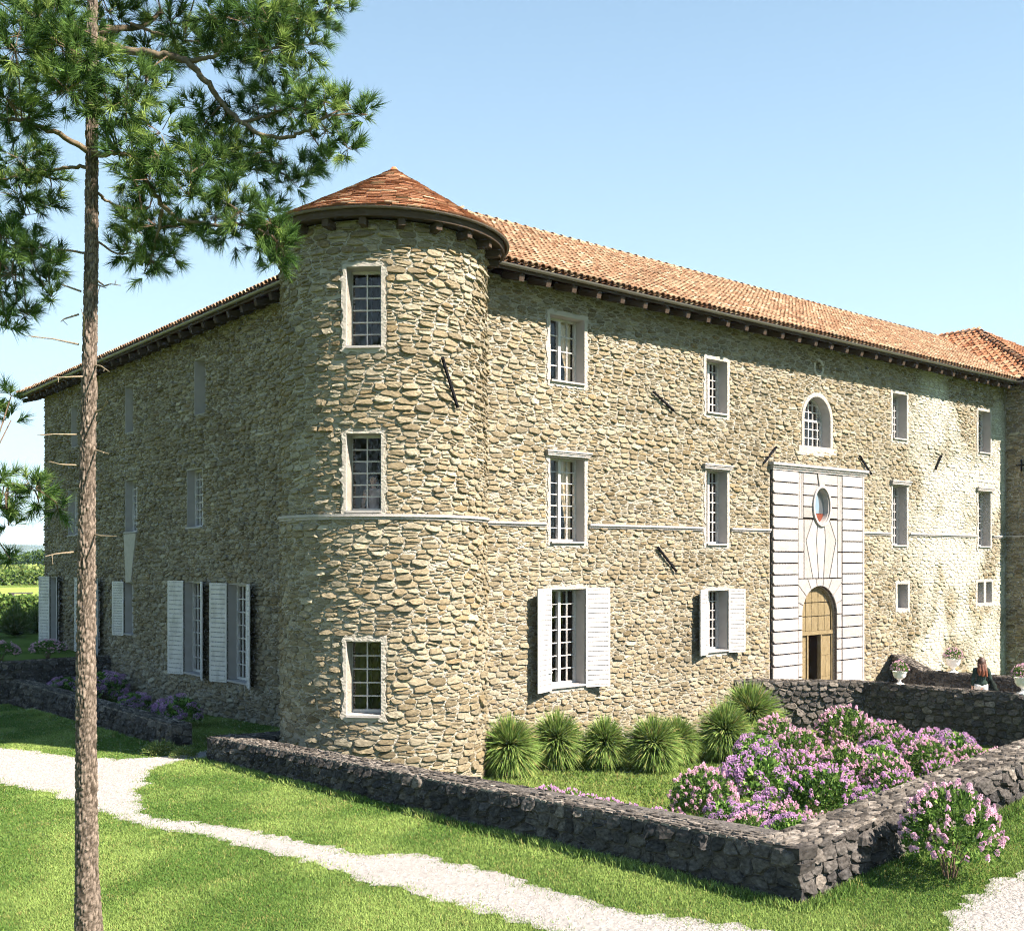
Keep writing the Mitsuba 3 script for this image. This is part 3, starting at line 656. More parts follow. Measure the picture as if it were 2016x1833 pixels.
tile_roof('roof', (13.1 - EO, 48.4, EZ), (0, -1, 0), nrm((1, 0, SL)), 30.0, RUN * math.hypot(1, SL) + .1,
          lambda q: (q[:, 1] - 19.2 > (q[:, 0] - 12.3) - .15) & (48.5 - q[:, 1] > (q[:, 0] - 12.3) - .1) & tower_gap(q), 140, label='side roof of barrel tiles seen edge-on')
tile_roof('roof', (42.4 - EO, 32.0, EZ), (0, -1, 0), nrm((1, 0, SL)), 14.0, RUN * math.hypot(1, SL) + .1,
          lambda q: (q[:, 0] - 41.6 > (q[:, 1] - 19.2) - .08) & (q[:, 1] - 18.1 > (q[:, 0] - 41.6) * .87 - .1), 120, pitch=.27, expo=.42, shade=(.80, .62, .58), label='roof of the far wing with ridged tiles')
tile_roof('roof', (41.6, 18.1, EZ), (1, 0, 0), nrm((0, 6.1, SL * RUN)), 14.0, math.hypot(6.1, SL * RUN) + .1,
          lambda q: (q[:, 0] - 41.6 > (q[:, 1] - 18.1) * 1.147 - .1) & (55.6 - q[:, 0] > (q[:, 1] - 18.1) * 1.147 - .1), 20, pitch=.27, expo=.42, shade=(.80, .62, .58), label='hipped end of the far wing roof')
# boards under the tiles, far slopes and ridges
RZ = EZ + SL * RUN - .02; e0 = EZ - .035
mb = MB()
def deck(*p): mb.add(np.array(p, float), np.array([[0, i, i + 1] for i in range(1, len(p) - 1)]))
deck((12.3, 19.2, e0), (41.6, 19.2, e0), (48.6, 26.2, RZ - .02), (19.3, 26.2, RZ - .02)); deck((12.3, 19.2, e0), (19.3, 26.2, RZ - .02), (19.3, 41.5, RZ - .02), (12.3, 48.5, e0))
deck((41.6, 19.2, e0), (41.6, 18.1, e0), (48.6, 24.2, RZ - .02), (48.6, 26.2, RZ - .02)); deck((41.6, 18.1, e0), (55.6, 18.1, e0), (48.6, 24.2, RZ - .02))
deck((55.6, 18.1, e0), (55.6, 33.2, e0), (48.6, 26.2, RZ - .02), (48.6, 24.2, RZ - .02)); deck((19.3, 26.2, RZ - .02), (48.6, 26.2, RZ - .02), (55.6, 33.2, e0), (26.3, 33.2, e0))
deck((26.3, 33.2, e0), (26.3, 48.5, e0), (19.3, 41.5, RZ - .02), (19.3, 26.2, RZ - .02)); deck((12.3, 48.5, e0), (19.3, 41.5, RZ - .02), (26.3, 48.5, e0))
add(f'{M}__roof_boards', mb.mesh(), 'deck_mat')
mb = MB()
def ridge(p, q, w=.14):
    p, q = np.asarray(p, float), np.asarray(q, float); d = q - p; L = np.linalg.norm(d); d /= L; a_ = nrm(np.cross(d, UP)); b_ = np.cross(a_, d); n = int(L / .4)
    for i in range(n):
        c = np.asarray(TCOL)[rng.choice(len(TCOL), p=TW_)] * rng.uniform(.8, 1.1)
        loc = TV[:14] * [w / .094, 1, w / .094]; o = p + d * (i * L / n)
        mb.add(o + a_ * loc[:, :1] + d * loc[:, 1:2] + b_ * (loc[:, 2:] + .03), TF[:12], c)
ridge((19.3, 26.2, RZ), (48.6, 26.2, RZ)); ridge((19.3, 26.2, RZ), (19.3, 41.5, RZ)); ridge((14.4, 21.3, EZ + 1.13), (19.3, 26.2, RZ)); ridge((12.3, 48.5, EZ + .02), (19.3, 41.5, RZ)); ridge((48.6, 24.2, RZ), (48.6, 26.2, RZ)); ridge((41.6, 18.1, EZ + .02), (48.6, 24.2, RZ))
mb.put(f'{M}__ridge_tiles', 'tile_mat')

# conical tower roof of flat tiles
K = nkey(f'{M}__roof'); lab(K, 'low conical tower roof of red flat tiles')
AP, RR, RZ0 = np.array([13.05, 20.05, 14.83]), 2.80, 13.10
NROW = 24; cone, ccol, cxy = [], [], []
def cone_pt(t, g, h=0.0):
    c = np.array([TC[0], TC[1], RZ0]); rim = np.stack([c[0] + RR * np.cos(g), c[1] + RR * np.sin(g), np.full_like(g, c[2])], -1)
    p = rim + (AP - rim) * np.asarray(t)[..., None]
    nn = np.stack([np.cos(g) * .55, np.sin(g) * .55, np.full_like(g, .835)], -1)
    return p + nn * np.asarray(h)[..., None]
RC = [(0.216, 0.109, 0.062), (0.182, 0.085, 0.047), (0.252, 0.140, 0.083), (0.161, 0.074, 0.041), (0.292, 0.195, 0.121), (0.356, 0.293, 0.195)]
for r in range(NROW):
    t0, t1 = r / NROW, min((r + 1.25) / NROW, .995); rad = RR * (1 - t0); n = max(6, int(2 * np.pi * rad / .30))
    off = rng.random()
    for j in range(n):
        g0, g1 = 2 * np.pi * (j + off + .015) / n, 2 * np.pi * (j + off + .985) / n
        G = np.linspace(g0, g1, 3); hz = .035 + rng.normal(0, .005); tt = t0 + rng.normal(0, .0035)
        v = np.vstack([cone_pt(np.full(3, tt), G, np.full(3, hz)), cone_pt(np.full(3, t1), G, np.full(3, .008)), cone_pt(np.full(3, tt), G, np.full(3, .004))])
        cone.append(v); b = np.asarray(RC)[rng.choice(6, p=[.3, .22, .22, .12, .09, .05])] * (1 + rng.normal(0, .1)); ccol.append(np.tile(b, (9, 1)))
cone, ccol = np.array(cone), np.clip(np.array(ccol), .004, .9)
CF = np.array([[0, 1, 4], [0, 4, 3], [1, 2, 5], [1, 5, 4], [6, 7, 1], [6, 1, 0], [7, 8, 2], [7, 2, 1]])
px, t = to_px(cone); area = np.ptp(px[..., 0], 1) * np.ptp(px[..., 1], 1) * ((cone[:, 0, :2] - TC) @ -FW > -.3)
top = np.argsort(-area)[:300]
for i in top: add(f'{K}__tile', (cone[i], CF), 'tile_mat', color=ccol[i])
rest = np.setdiff1d(np.arange(len(cone)), top); F = (CF[None] + (np.arange(len(rest)) * 9)[:, None, None]).reshape(-1, 3)
lab(add(f'{K}__tiles', (cone[rest].reshape(-1, 3), F), 'tile_mat', color=ccol[rest].reshape(-1, 3)), kind='stuff')
g = np.linspace(0, 2 * np.pi, 65)
v = np.vstack([cone_pt(np.full(65, .0), g, np.full(65, -.01)), AP[None]]); add(f'{K}__boards', (v, np.stack([np.arange(64), np.arange(1, 65), np.full(64, 65)], 1)), 'deck_mat')
mb = MB(); mb.add(*tube([AP - [0, 0, .02], AP + [0, 0, .05]], [.10, .05], 10), (.42, .16, .08)); mb.put(f'{K}__cap', 'tile_mat')
def ring_sweep(prof, a0=0, a1=360, n=120, center=TC):
    """A profile (radius, z) swept about the tower's axis."""
    g = np.radians(np.linspace(a0, a1, n)); prof = np.asarray(prof, float); m = len(prof)
    v = np.stack([center[0] + prof[None, :, 0] * np.cos(g)[:, None], center[1] + prof[None, :, 0] * np.sin(g)[:, None], np.repeat(prof[None, :, 1], n, 0)], -1).reshape(-1, 3)
    i, j = np.meshgrid(np.arange(n - 1), np.arange(m), indexing='ij'); i, j = i.ravel(), j.ravel(); k = (j + 1) % m
    return v, np.stack([i * m + j, i * m + k, (i + 1) * m + k, (i + 1) * m + j], 1)
gut = [(2.80 + .042 * math.cos(a), 13.075 + .042 * math.sin(a)) for a in np.linspace(math.pi, 2 * math.pi, 9)] + [(2.80 + .034 * math.cos(a), 13.075 + .034 * math.sin(a)) for a in np.linspace(2 * math.pi, math.pi, 9)]
mb = MB().add(*ring_sweep(gut)); add(f'{M}__gutter', mb.mesh(), 'old_gutter_mat', smooth=40)
mb = MB().add(*ring_sweep([(2.65, 12.91), (2.72, 12.91), (2.74, 13.05), (2.65, 13.05)])); mb.put(f'{M}__fascia', 'wood_mat', vc=False)
mb = MB().add(*ring_sweep([(2.2, 13.0), (2.66, 12.96), (2.66, 12.99), (2.2, 13.03)])); mb.put(f'{M}__soffit', 'wood_mat', vc=False)
for deg in np.arange(140, 352, 17.5):
    a = math.radians(deg); d = np.array([math.cos(a), math.sin(a), 0]); q = np.array([-d[1], d[0], 0])
    mb = MB().box(np.array([TC[0], TC[1], 12.84]) + d * 2.42, (.44, .14, .15), d, q, UP); mb.put(f'{M}__rafter', 'wood_mat', vc=False)
# eaves of the straight roofs: half-round gutter, fascia, boards and rafter tails
def eave(p, q, out, skip=None):
    p, q, out = (np.asarray(x, float) for x in (p, q, out)); d = q - p; L = np.linalg.norm(d); d /= L; mid = (p + q) / 2
    prof = [(.065 * math.cos(a), .065 * math.sin(a)) for a in np.linspace(math.pi, 2 * math.pi, 9)] + [(.052 * math.cos(a), .052 * math.sin(a)) for a in np.linspace(2 * math.pi, math.pi, 9)]
    c = out * .06; v = np.vstack([np.array([w + c + out * x + UP * (EZ - .06 + z) for x, z in prof]) for w in (p, q)]); m = len(prof)
    add(f'{M}__gutter', (v, np.array([[j, (j + 1) % m, m + (j + 1) % m, m + j] for j in range(m)])), 'gutter_mat', smooth=40)
    MB().box(mid - out * .02 + UP * (EZ - .11), (L, .035, .15), d, out, UP).put(f'{M}__fascia', 'wood_mat', vc=False)
    a_ = nrm(-out + UP * SL); b_ = np.cross(d, a_)
    nb = 5
    for i in range(nb):
        MB().box(mid + a_ * (.04 + .17 * (i + .5)) + UP * (EZ - .115), (L, .162, .02), d, a_, np.cross(d, a_)).put(f'{M}__soffit', 'wood_mat', vc=False)
    n = int(L / .88)
    for i in range(n + 1):
        o = p + d * (L * (i + .5) / (n + 1))
        if skip is not None and skip(o): continue
        MB().box(o - out * .40 + UP * (EZ - .18), (.15, .74, .17), d, nrm(-out + UP * .30), nrm(UP + out * .30)).put(f'{M}__rafter', 'wood_mat', vc=False)
near_tower = lambda o: np.hypot(o[0] - TC[0], o[1] - TC[1]) < 2.9
eave((12.3, 19.2, 0), (41.6, 19.2, 0), (0, -1, 0), near_tower)
eave((12.3, 48.4, 0), (12.3, 19.2, 0), (-1, 0, 0), near_tower)
eave((41.6, 19.2, 0), (41.6, 18.1, 0), (-1, 0, 0)); eave((41.6, 18.1, 0), (55.6, 18.1, 0), (0, -1, 0))
# ------------------------------------------------------------------ garden and terrace walls of dark volcanic stone
def wall_run(K, pts, tops, thick, side, base, faces, most, r, caps=True, sx=.25, sy=.165, colors=DARK, weights=DARKW):
    """A wall along the polyline pts (outer face); its body lies on the given side. faces: which of 'outer', 'inner', 'top', 'start', 'end' get stones."""
    pts = np.asarray(pts, float); d = np.diff(pts, axis=0); L = np.linalg.norm(d, axis=1); d /= L[:, None]
    nl = np.c_[-d[:, 1], d[:, 0]] * side
    off = [pts[0] + nl[0] * thick]
    for i in range(1, len(pts) - 1):
        b = nl[i - 1] + nl[i]; b /= np.linalg.norm(b); off.append(pts[i] + b * thick / (b @ nl[i]))
    off.append(pts[-1] + nl[-1] * thick); off = np.array(off)
    mb = MB(); n = len(pts)
    v = np.vstack([np.c_[pts, np.full(n, base)], np.c_[off, np.full(n, base)], np.c_[pts, tops], np.c_[off, tops]]); f = []
    for i in range(n - 1):
        f += [[i, i + 1, 2 * n + i + 1, 2 * n + i], [n + i + 1, n + i, 3 * n + i, 3 * n + i + 1], [2 * n + i, 2 * n + i + 1, 3 * n + i + 1, 3 * n + i]]
    f += [[0, 2 * n, 3 * n, n], [n - 1, 2 * n - 1, 4 * n - 1, 3 * n - 1]]
    v[:, 2] -= np.r_[np.zeros(2 * n), np.full(2 * n, .012)]
    mb.add(v, np.array(f)); scene[K] = ply(mb.mesh(), 'dark_mortar')
    groups = []
    def plane(o, e, W, H0, z0, hfun, nn, kind):
        nonlocal groups
        if kind == 'top':
            c = stone_cells(W, thick + .05, .15, .09, r, slab=0, gap=.006)
            place = lambda u, w, h: np.stack([o[0] + e[0] * u + nn[0] * (w - .025), o[1] + e[1] * u + nn[1] * (w - .025), hfun(u) - .008 + h], -1)
            groups.append((c, place, .026, .7, TOPC, [2, 2, 1.5, 1, 1]))
        else:
            c = stone_cells(W, H0, sx, sy, r, slab=.15, gap=.012)
            place = lambda u, w, h: np.stack([o[0] + e[0] * u + nn[0] * h, o[1] + e[1] * u + nn[1] * h, z0 + w * (hfun(u) - z0) / H0], -1)
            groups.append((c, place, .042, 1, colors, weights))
    for i in range(n - 1):
        hf = lambda u, i=i: tops[i] + (tops[i + 1] - tops[i]) * u / L[i]
        Hm = max(tops[i], tops[i + 1]) - base
        if 'outer' in faces: plane(pts[i], d[i], L[i], Hm, base, hf, -nl[i], 'face')
        if 'inner' in faces: plane(off[i], d[i], np.linalg.norm(off[i + 1] - off[i]), Hm, base, hf, nl[i], 'face')
        if 'top' in faces: plane(pts[i], d[i], L[i], Hm, base, hf, nl[i], 'top')
    if 'start' in faces: plane(pts[0], nl[0], thick, tops[0] - base, base, lambda u: tops[0] + 0 * u, -d[0], 'face')
    if 'end' in faces: plane(pts[-1], nl[-1], thick, tops[-1] - base, base, lambda u: tops[-1] + 0 * u, d[-1], 'face')
    A = [stone_arrays(c, r, 10, h, pl_, col, w, (.20, .19, .18) if q == 1 else (.15, .14, .135), fine=q == 1) for c, pl_, h, q, col, w in groups if len(c)]
    for cnt in (41, 31):
        g = [a_ for a_ in A if a_[0].shape[1] == cnt]
        if g: lay_stones(K, np.concatenate([a_[0] for a_ in g]), g[0][1], np.concatenate([a_[2] for a_ in g]), 'dark_stone', most if cnt == 41 else 60)
TOPC = [(0.098, 0.085, 0.079), (0.139, 0.122, 0.114), (0.069, 0.062, 0.059), (0.191, 0.170, 0.158), (0.047, 0.042, 0.041)]
r2 = np.random.default_rng(23)
def wall(label, *a, **k):
    key = nkey('garden_wall'); lab(key, label, 'wall'); wall_run(key, *a, **k); return key
wall('low dark volcanic stone wall round the sunken flower garden, its corner nearest the lawn', [(11.52, 22.26), (9.6, 22.26), (9.6, 6.75), (14.9, 6.75), (20.0, 6.75), (28.3, 6.75)],
     np.array([1.96, 2.03, 2.85, 3.2, 3.5, 3.6]), .55, 1, .6, ('outer', 'inner', 'top'), 300, r2)
wall('low dark stone wall left of the garden gateway, its lit end beside the path', [(9.6, 39.0), (9.6, 24.4)], np.array([1.80, 2.02]), .5, 1, .6, ('outer', 'top', 'end'), 150, r2)
wall('dark stone retaining wall crossing behind the pine trunk below the shaded flower bed', [(1.0, 39.0), (13.05, 39.0)], np.array([2.40, 2.42]), .35, 1, .5, ('outer', 'top'), 60, r2)
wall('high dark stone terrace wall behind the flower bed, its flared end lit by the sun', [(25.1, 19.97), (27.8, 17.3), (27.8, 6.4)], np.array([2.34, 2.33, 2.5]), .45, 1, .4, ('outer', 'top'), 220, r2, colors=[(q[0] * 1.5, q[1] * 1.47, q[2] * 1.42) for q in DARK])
wall('far parapet wall of dark stone on the terrace behind the walking woman', [(31.1, 5.0), (31.1, 17.3), (33.8, 19.97)], np.array([2.62, 2.42, 2.62]), .45, -1, .8, ('outer', 'top', 'inner'), 80, r2)
def corner_stones(K, x, y, z0, z1, sx_, sy_, r):
    z = z0
    while z < z1 - .04:
        h = min(r.uniform(.13, .24), z1 - z + .01); a, b = r.uniform(.16, .34), r.uniform(.14, .30)
        q = np.array([[i, j, k_] for i in (-.035, a) for j in (-.035, b) for k_ in (0, h - .012)]) + r.normal(0, .010, (8, 3)); q = np.vstack([q * .94 + q.mean(0) * .06 + r.normal(0, .008, (8, 3)) for _ in range(2)])
        t = trimesh.convex.convex_hull(np.c_[x + q[:, 0] * sx_, y + q[:, 1] * sy_, z + q[:, 2]])
        add(f'{K}__stone', t, 'dark_stone', color=np.clip(np.tile(np.asarray(DARK)[r.integers(5)], (len(t.vertices), 1)) * (1 + r.normal(0, .15, (len(t.vertices), 1))), .004, .9)); z += h
corner_stones('garden_wall', 9.6, 6.75, 2.0, 2.86, 1, 1, r2); corner_stones('garden_wall', 9.6, 22.26, 1.2, 2.03, 1, -1, r2); corner_stones('garden_wall_001', 9.6, 24.4, 1.2, 2.02, 1, 1, r2)
tz = 1.45
T_POLY = Polygon([(25.45, 19.98), (28.05, 17.5), (28.05, 5.0), (31.3, 5.0), (31.3, 17.5), (33.5, 19.98)])
k = add('terrace', extrude(T_POLY, .9, tz, lambda u, v, h: np.stack([u, v, h], -1)).mesh(), 'terrace_mat'); lab(k, 'pale paved terrace in front of the portal', 'terrace', kind='structure')

# ------------------------------------------------------------------ ground, gravel path, grass
fx = np.unique(np.round(np.r_[np.arange(-8, 34, .42), [9.84, 9.86, 9.9, 27.89, 27.91], np.linspace(34, 80, 24), np.geomspace(80, 9000, 26), -np.geomspace(8, 9000, 34)], 3))
fy = np.unique(np.round(np.r_[np.arange(-8, 48, .42), [6.89, 6.91, 6.99, 7.01, 22.04, 22.06, 38.98, 39.02, 39.3], np.linspace(48, 120, 34), np.geomspace(120, 9000, 26), -np.geomspace(8, 9000, 20)], 3))
gx, gy = np.meshgrid(fx, fy, indexing='ij')
gv = np.c_[gx.ravel(), gy.ravel(), ground_z(gx, gy).ravel()]; a_, b_ = np.meshgrid(np.arange(len(fx) - 1), np.arange(len(fy) - 1), indexing='ij'); q = (a_ * len(fy) + b_).ravel()
k = add('ground', (gv, np.stack([q, q + len(fy), q + len(fy) + 1, q + 1], 1)), 'ground_mat', smooth=False); lab(k, 'green lawn sloping down to the manor', 'ground', kind='structure')
PATH = Polygon([(4.0, 31.5), (6.0, 29.2), (6.64, 27.88), (7.17, 26.78), (7.5, 25.1), (8.18, 24.04), (9.17, 23.56), (9.45, 23.43), (10.6, 23.7), (10.6, 23.0), (9.3, 22.95), (8.55, 22.55), (7.6, 20.99), (6.93, 19.48), (6.55, 18.0), (6.52, 17.32), (6.75, 16.78),
                (7.1, 15.33), (7.3, 14.14), (7.6, 12.65), (8.12, 11.65), (8.22, 10.84), (8.21, 10.04), (8.17, 9.23), (8.2, 8.25), (8.36, 7.42), (8.58, 6.73), (8.73, 6.0), (9.3, 4.6), (9.78, 5.0), (9.96, 5.2), (10.34, 5.36), (10.66, 5.42), (11.09, 5.38), (11.42, 5.46), (11.91, 5.49), (12.5, 5.44), (14.5, 5.2), (18, 4.6),
                (18, 1.5), (11, 1.0), (8.4, 3.0), (7.7, 5.5), (7.4, 7.36), (7.31, 8.18), (7.25, 9.1), (7.17, 9.71), (7.1, 10.64), (7.0, 11.98), (6.9, 13.41), (6.7, 14.83), (6.5, 16.24), (6.19, 17.0), (6.08, 17.64), (6.14, 19.09), (6.05, 20.8), (5.8, 22.55), (5.4, 24.0), (4.6, 25.6), (2.0, 28.0)])
PATH = PATH.buffer(.07); line = shapely.get_exterior_ring(PATH); dd = np.arange(0, line.length, .07); pp = shapely.get_coordinates(shapely.line_interpolate_point(line, dd))
jag = (fbm(np.c_[pp * 1.6, dd * 0], 3, 3) - .5) * .40 + (fbm(np.c_[pp * 9, dd * 0], 2, 4) - .5) * .22
nn_ = np.roll(pp, -1, 0) - np.roll(pp, 1, 0); nn_ = np.c_[-nn_[:, 1], nn_[:, 0]] / (np.linalg.norm(nn_, axis=1, keepdims=True) + 1e-9)
PATH = Polygon(pp + nn_ * jag[:, None]).buffer(0)
PATH = max(getattr(PATH, 'geoms', [PATH]), key=lambda g_: g_.area)
def drape(poly, lift, cell):
    mb = MB(); x0, y0, x1, y1 = poly.bounds
    for x in np.arange(x0, x1, cell):
        s_ = poly.intersection(sbox(x, y0 - 1, x + cell, y1 + 1))
        if s_.is_empty: continue
        for g_ in getattr(s_, 'geoms', [s_]):
            for y in np.arange(g_.bounds[1], g_.bounds[3], cell):
                extrude_flat(g_.intersection(sbox(x - 1, y, x + cell + 1, y + cell)), lift, mb)
    return mb
def extrude_flat(p, lift, mb):
    for g_ in getattr(p, 'geoms', [p]):
        if g_.geom_type != 'Polygon' or g_.area < 1e-4: continue
        v, f = trimesh.creation.triangulate_polygon(g_, engine='earcut')
        mb.add(np.c_[v, ground_z(v[:, 0], v[:, 1]) + lift], f)
k = add('gravel_path', drape(PATH, .012, .6).mesh(), 'gravel_mat'); lab(k, 'pale gravel path crossing the lawn', 'path', kind='structure')

def in_view(x, y, z=None, pad=.02):
    t = x * FW[0] + y * FW[1]; u = .5 + FPX * (x * RT[0] + y * RT[1]) / np.maximum(t, .1)
    z = ground_z(x, y) if z is None else z
    vv = .545 - FPX * (z - EYE) / np.maximum(t, .1)
    return (t > 2) & (u > -pad) & (u < 1 + pad) & (vv < .91 + pad), t
shapely.prepare(PATH)
def blades(n, x0, x1, y0, y1, power, keep, h0, h1, wmul, palette, seed, tmax=60):
    r = np.random.default_rng(seed); X, Y = [], []
    while sum(map(len, X)) < n:
        x, y = r.uniform(x0, x1, n), r.uniform(y0, y1, n); ok, t = in_view(x, y)
        ok &= (r.random(n) < (7.0 / np.maximum(t, 7.0)) ** power) & (t < tmax)
        x, y = x[ok], y[ok]; ok = keep(x, y); X.append(x[ok]); Y.append(y[ok])
    x, y = np.concatenate(X)[:n], np.concatenate(Y)[:n]; t = x * FW[0] + y * FW[1]
    z = ground_z(x, y); patch = fbm(np.c_[x * .8, y * .8, x * 0], 3, 31)
    h = r.uniform(h0, h1, n) * (.7 + .6 * patch); w = .0055 * wmul * np.clip(t / 8, .8, 4); a = r.uniform(0, 2 * np.pi, n); l = r.normal(0, .42, (n, 2)) * h[:, None]
    dx, dy = np.cos(a) * w, np.sin(a) * w
    v = np.stack([np.c_[x - dx, y - dy, z - .005], np.c_[x + dx, y + dy, z - .005], np.c_[x + l[:, 0], y + l[:, 1], z + h]], 1)
    m = np.clip((patch - .38) * 3.4 + .42 * np.sin(x * 1.9 - y * .5) + r.normal(0, .22, n), 0, 1)[:, None]
    c = np.asarray(palette[0]) * (1 - m) + np.asarray(palette[1]) * m; dry = r.random(n) < .05 + .12 * (fbm(np.c_[x * 2.2, y * 2.2, x * 0], 2, 8) > .66); c[dry] = np.asarray(palette[2]); c = c * (1 + r.normal(0, .16, (n, 1)))
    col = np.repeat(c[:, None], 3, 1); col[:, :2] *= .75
    return v.reshape(-1, 3), np.arange(3 * n).reshape(-1, 3), np.clip(col.reshape(-1, 3), .004, .9)
GR = [(0.110, 0.195, 0.039), (0.236, 0.339, 0.105), (0.272, 0.284, 0.152)]
GARDEN = sbox(10.1, 7.25, 27.8, 20.0).difference(Point(*TC).buffer(2.3)).difference(T_POLY.buffer(.4))
WALLS = shapely.union_all([sbox(9.55, 6.7, 30, 7.35), sbox(9.55, 6.7, 10.2, 22.3), sbox(9.55, 21.7, 12, 22.3), sbox(9.55, 24.35, 10.15, 39), sbox(13.1, 20, 60, 48), Point(*TC).buffer(2.35)])
shapely.prepare(GARDEN); shapely.prepare(WALLS); PATH_EDGE = shapely.get_exterior_ring(PATH); shapely.prepare(PATH_EDGE)
def lawn_keep(x, y):
    out = ~((x > 9.55) & (y > 6.7) & (y < 22.3)) & ~shapely.contains_xy(WALLS, x, y)
    on = shapely.contains_xy(PATH, x, y)
    d = shapely.distance(shapely.points(x[on], y[on]), PATH_EDGE); q = fbm(np.c_[x[on] * 4, y[on] * 4, x[on] * 0], 2, 12)
    far = np.zeros(len(x)); far[on] = np.exp(-d / (.05 + .16 * np.clip(q - .4, 0, 1))) * .9
    return out & (~on | (rng.random(len(x)) < far)) & (y < 39)
v, f, c = blades(400000, -3, 22, 2, 39, 1.35, lawn_keep, .018, .048, .9, GR, 101)
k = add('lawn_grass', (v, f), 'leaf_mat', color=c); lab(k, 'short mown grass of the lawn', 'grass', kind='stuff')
v, f, c = blades(90000, 10.1, 26, 7.2, 20, .5, lambda x, y: shapely.contains_xy(GARDEN, x, y), .03, .075, 1.1, [(.10, .165, .032), (.20, .27, .068), (.24, .22, .13)], 102)
k = add('garden_grass', (v, f), 'leaf_mat', color=c); lab(k, 'rougher grass inside the walled garden', 'grass', kind='stuff')
EDGE = shapely.get_exterior_ring(sbox(9.58, 6.73, 28, 22.27)).union(shapely.get_exterior_ring(sbox(9.58, 24.38, 10.12, 39))); shapely.prepare(EDGE)
v, f, c = blades(26000, 8.8, 22, 6.2, 36, .6, lambda x, y: lawn_keep(x, y) & (shapely.distance(shapely.points(x, y), EDGE) < .03 + .22 * rng.random(len(x)) ** 2), .05, .13, 1.2, GR, 103)
k = add('tall_grass', (v, f), 'leaf_mat', color=c); lab(k, 'longer grass left at the foot of the garden walls', 'grass', kind='stuff')
# pebbles on the gravel
r = np.random.default_rng(5); n = 60000; x, y = r.uniform(2, 16, n * 3), r.uniform(2, 30, n * 3); ok, t = in_view(x, y); ok &= shapely.contains_xy(PATH, x, y) & (r.random(len(x)) < (9 / np.maximum(t, 9)) ** 1.2); x, y, t = x[ok][:30000], y[ok][:30000], t[ok][:30000]
OC = np.array([[1, 0, 0], [0, 1, 0], [-1, 0, 0], [0, -1, 0], [0, 0, 1.0]]); OF = np.array([[0, 1, 4], [1, 2, 4], [2, 3, 4], [3, 0, 4]])
s_ = r.uniform(.004, .011, len(x)) * np.clip(t / 11, .9, 2); a_ = r.uniform(0, np.pi, len(x)); lv = np.repeat(OC[None], len(x), 0) * np.stack([s_ * 1.3, s_, s_ * .8], -1)[:, None] + r.normal(0, .002, (len(x), 5, 3))
X = lv[..., 0] * np.cos(a_)[:, None] - lv[..., 1] * np.sin(a_)[:, None] + x[:, None]; Y = lv[..., 0] * np.sin(a_)[:, None] + lv[..., 1] * np.cos(a_)[:, None] + y[:, None]; Z = lv[..., 2] + ground_z(x, y)[:, None] + .011
c = np.asarray([(.31, .305, .298), (.26, .245, .23), (.37, .365, .36), (.20, .19, .18)])[r.choice(4, len(x), p=[.4, .25, .25, .1])] * (1 + r.normal(0, .08, (len(x), 1)))
k = add('gravel', (np.stack([X, Y, Z], -1).reshape(-1, 3), (OF[None] + (np.arange(len(x)) * 5)[:, None, None]).reshape(-1, 3)), 'pebble_mat', color=np.clip(np.repeat(c[:, None], 5, 1).reshape(-1, 3), 0, .9)); lab(k, 'small pale stones of the gravel path', 'gravel', kind='stuff')
# ------------------------------------------------------------------ ball grasses along the front
def place_at(x, y, z, rot=0, s=(1, 1, 1)): return T().translate([x, y, z]).rotate([0, 0, 1], rot).scale(list(s))
def ball_grass(seed, n=3200, low=-.80, mid=.86):
    r = np.random.default_rng(seed)
    g, el = r.uniform(0, 2 * np.pi, n), np.arcsin(r.uniform(low, 1, n)); L = r.uniform(.80, 1.06, n)
    d = np.c_[np.cos(g) * np.cos(el), np.sin(g) * np.cos(el), np.sin(el)]
    base = np.array([0, 0, mid]) + d * r.uniform(.05, .30, (n, 1)) + r.normal(0, .03, (n, 3))
    sag = .16 * np.cos(el) * L
    p = [base + d * ((L - .2) * q)[:, None] - np.c_[np.zeros((n, 2)), sag * q ** 2.2] for q in (0.0, .4, .75, 1.0)]
    side = np.cross(d, [0, 0, 1.0]); side /= np.linalg.norm(side, axis=1, keepdims=True) + 1e-9
    tw = r.uniform(-.9, .9, (n, 1)); side = side * np.cos(tw) + np.cross(d, side) * np.sin(tw)
    w = [.010, .011, .008, .0]
    v = np.concatenate([np.stack([p[i] - side * w[i], p[i] + side * w[i]], 1) for i in range(3)] + [p[3][:, None]], 1)
    f = np.array([[0, 1, 3], [0, 3, 2], [2, 3, 5], [2, 5, 4], [4, 5, 6]])
    F = (f[None] + (np.arange(n) * 7)[:, None, None]).reshape(-1, 3)
    c = np.asarray([(.085, .145, .026), (.15, .23, .048), (.235, .315, .08), (.30, .285, .12)])[r.choice(4, n, p=[.3, .4, .22, .08])] * (1 + r.normal(0, .12, (n, 1)))
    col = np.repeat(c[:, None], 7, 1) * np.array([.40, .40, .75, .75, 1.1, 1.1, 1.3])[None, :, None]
    return v.reshape(-1, 3), F, np.clip(col.reshape(-1, 3), .004, .9)
BV = []
for sd in (1, 2, 3):
    v, f, c = ball_grass(sd); BV.append(ply((v, f), 'leaf_mat', color=c))
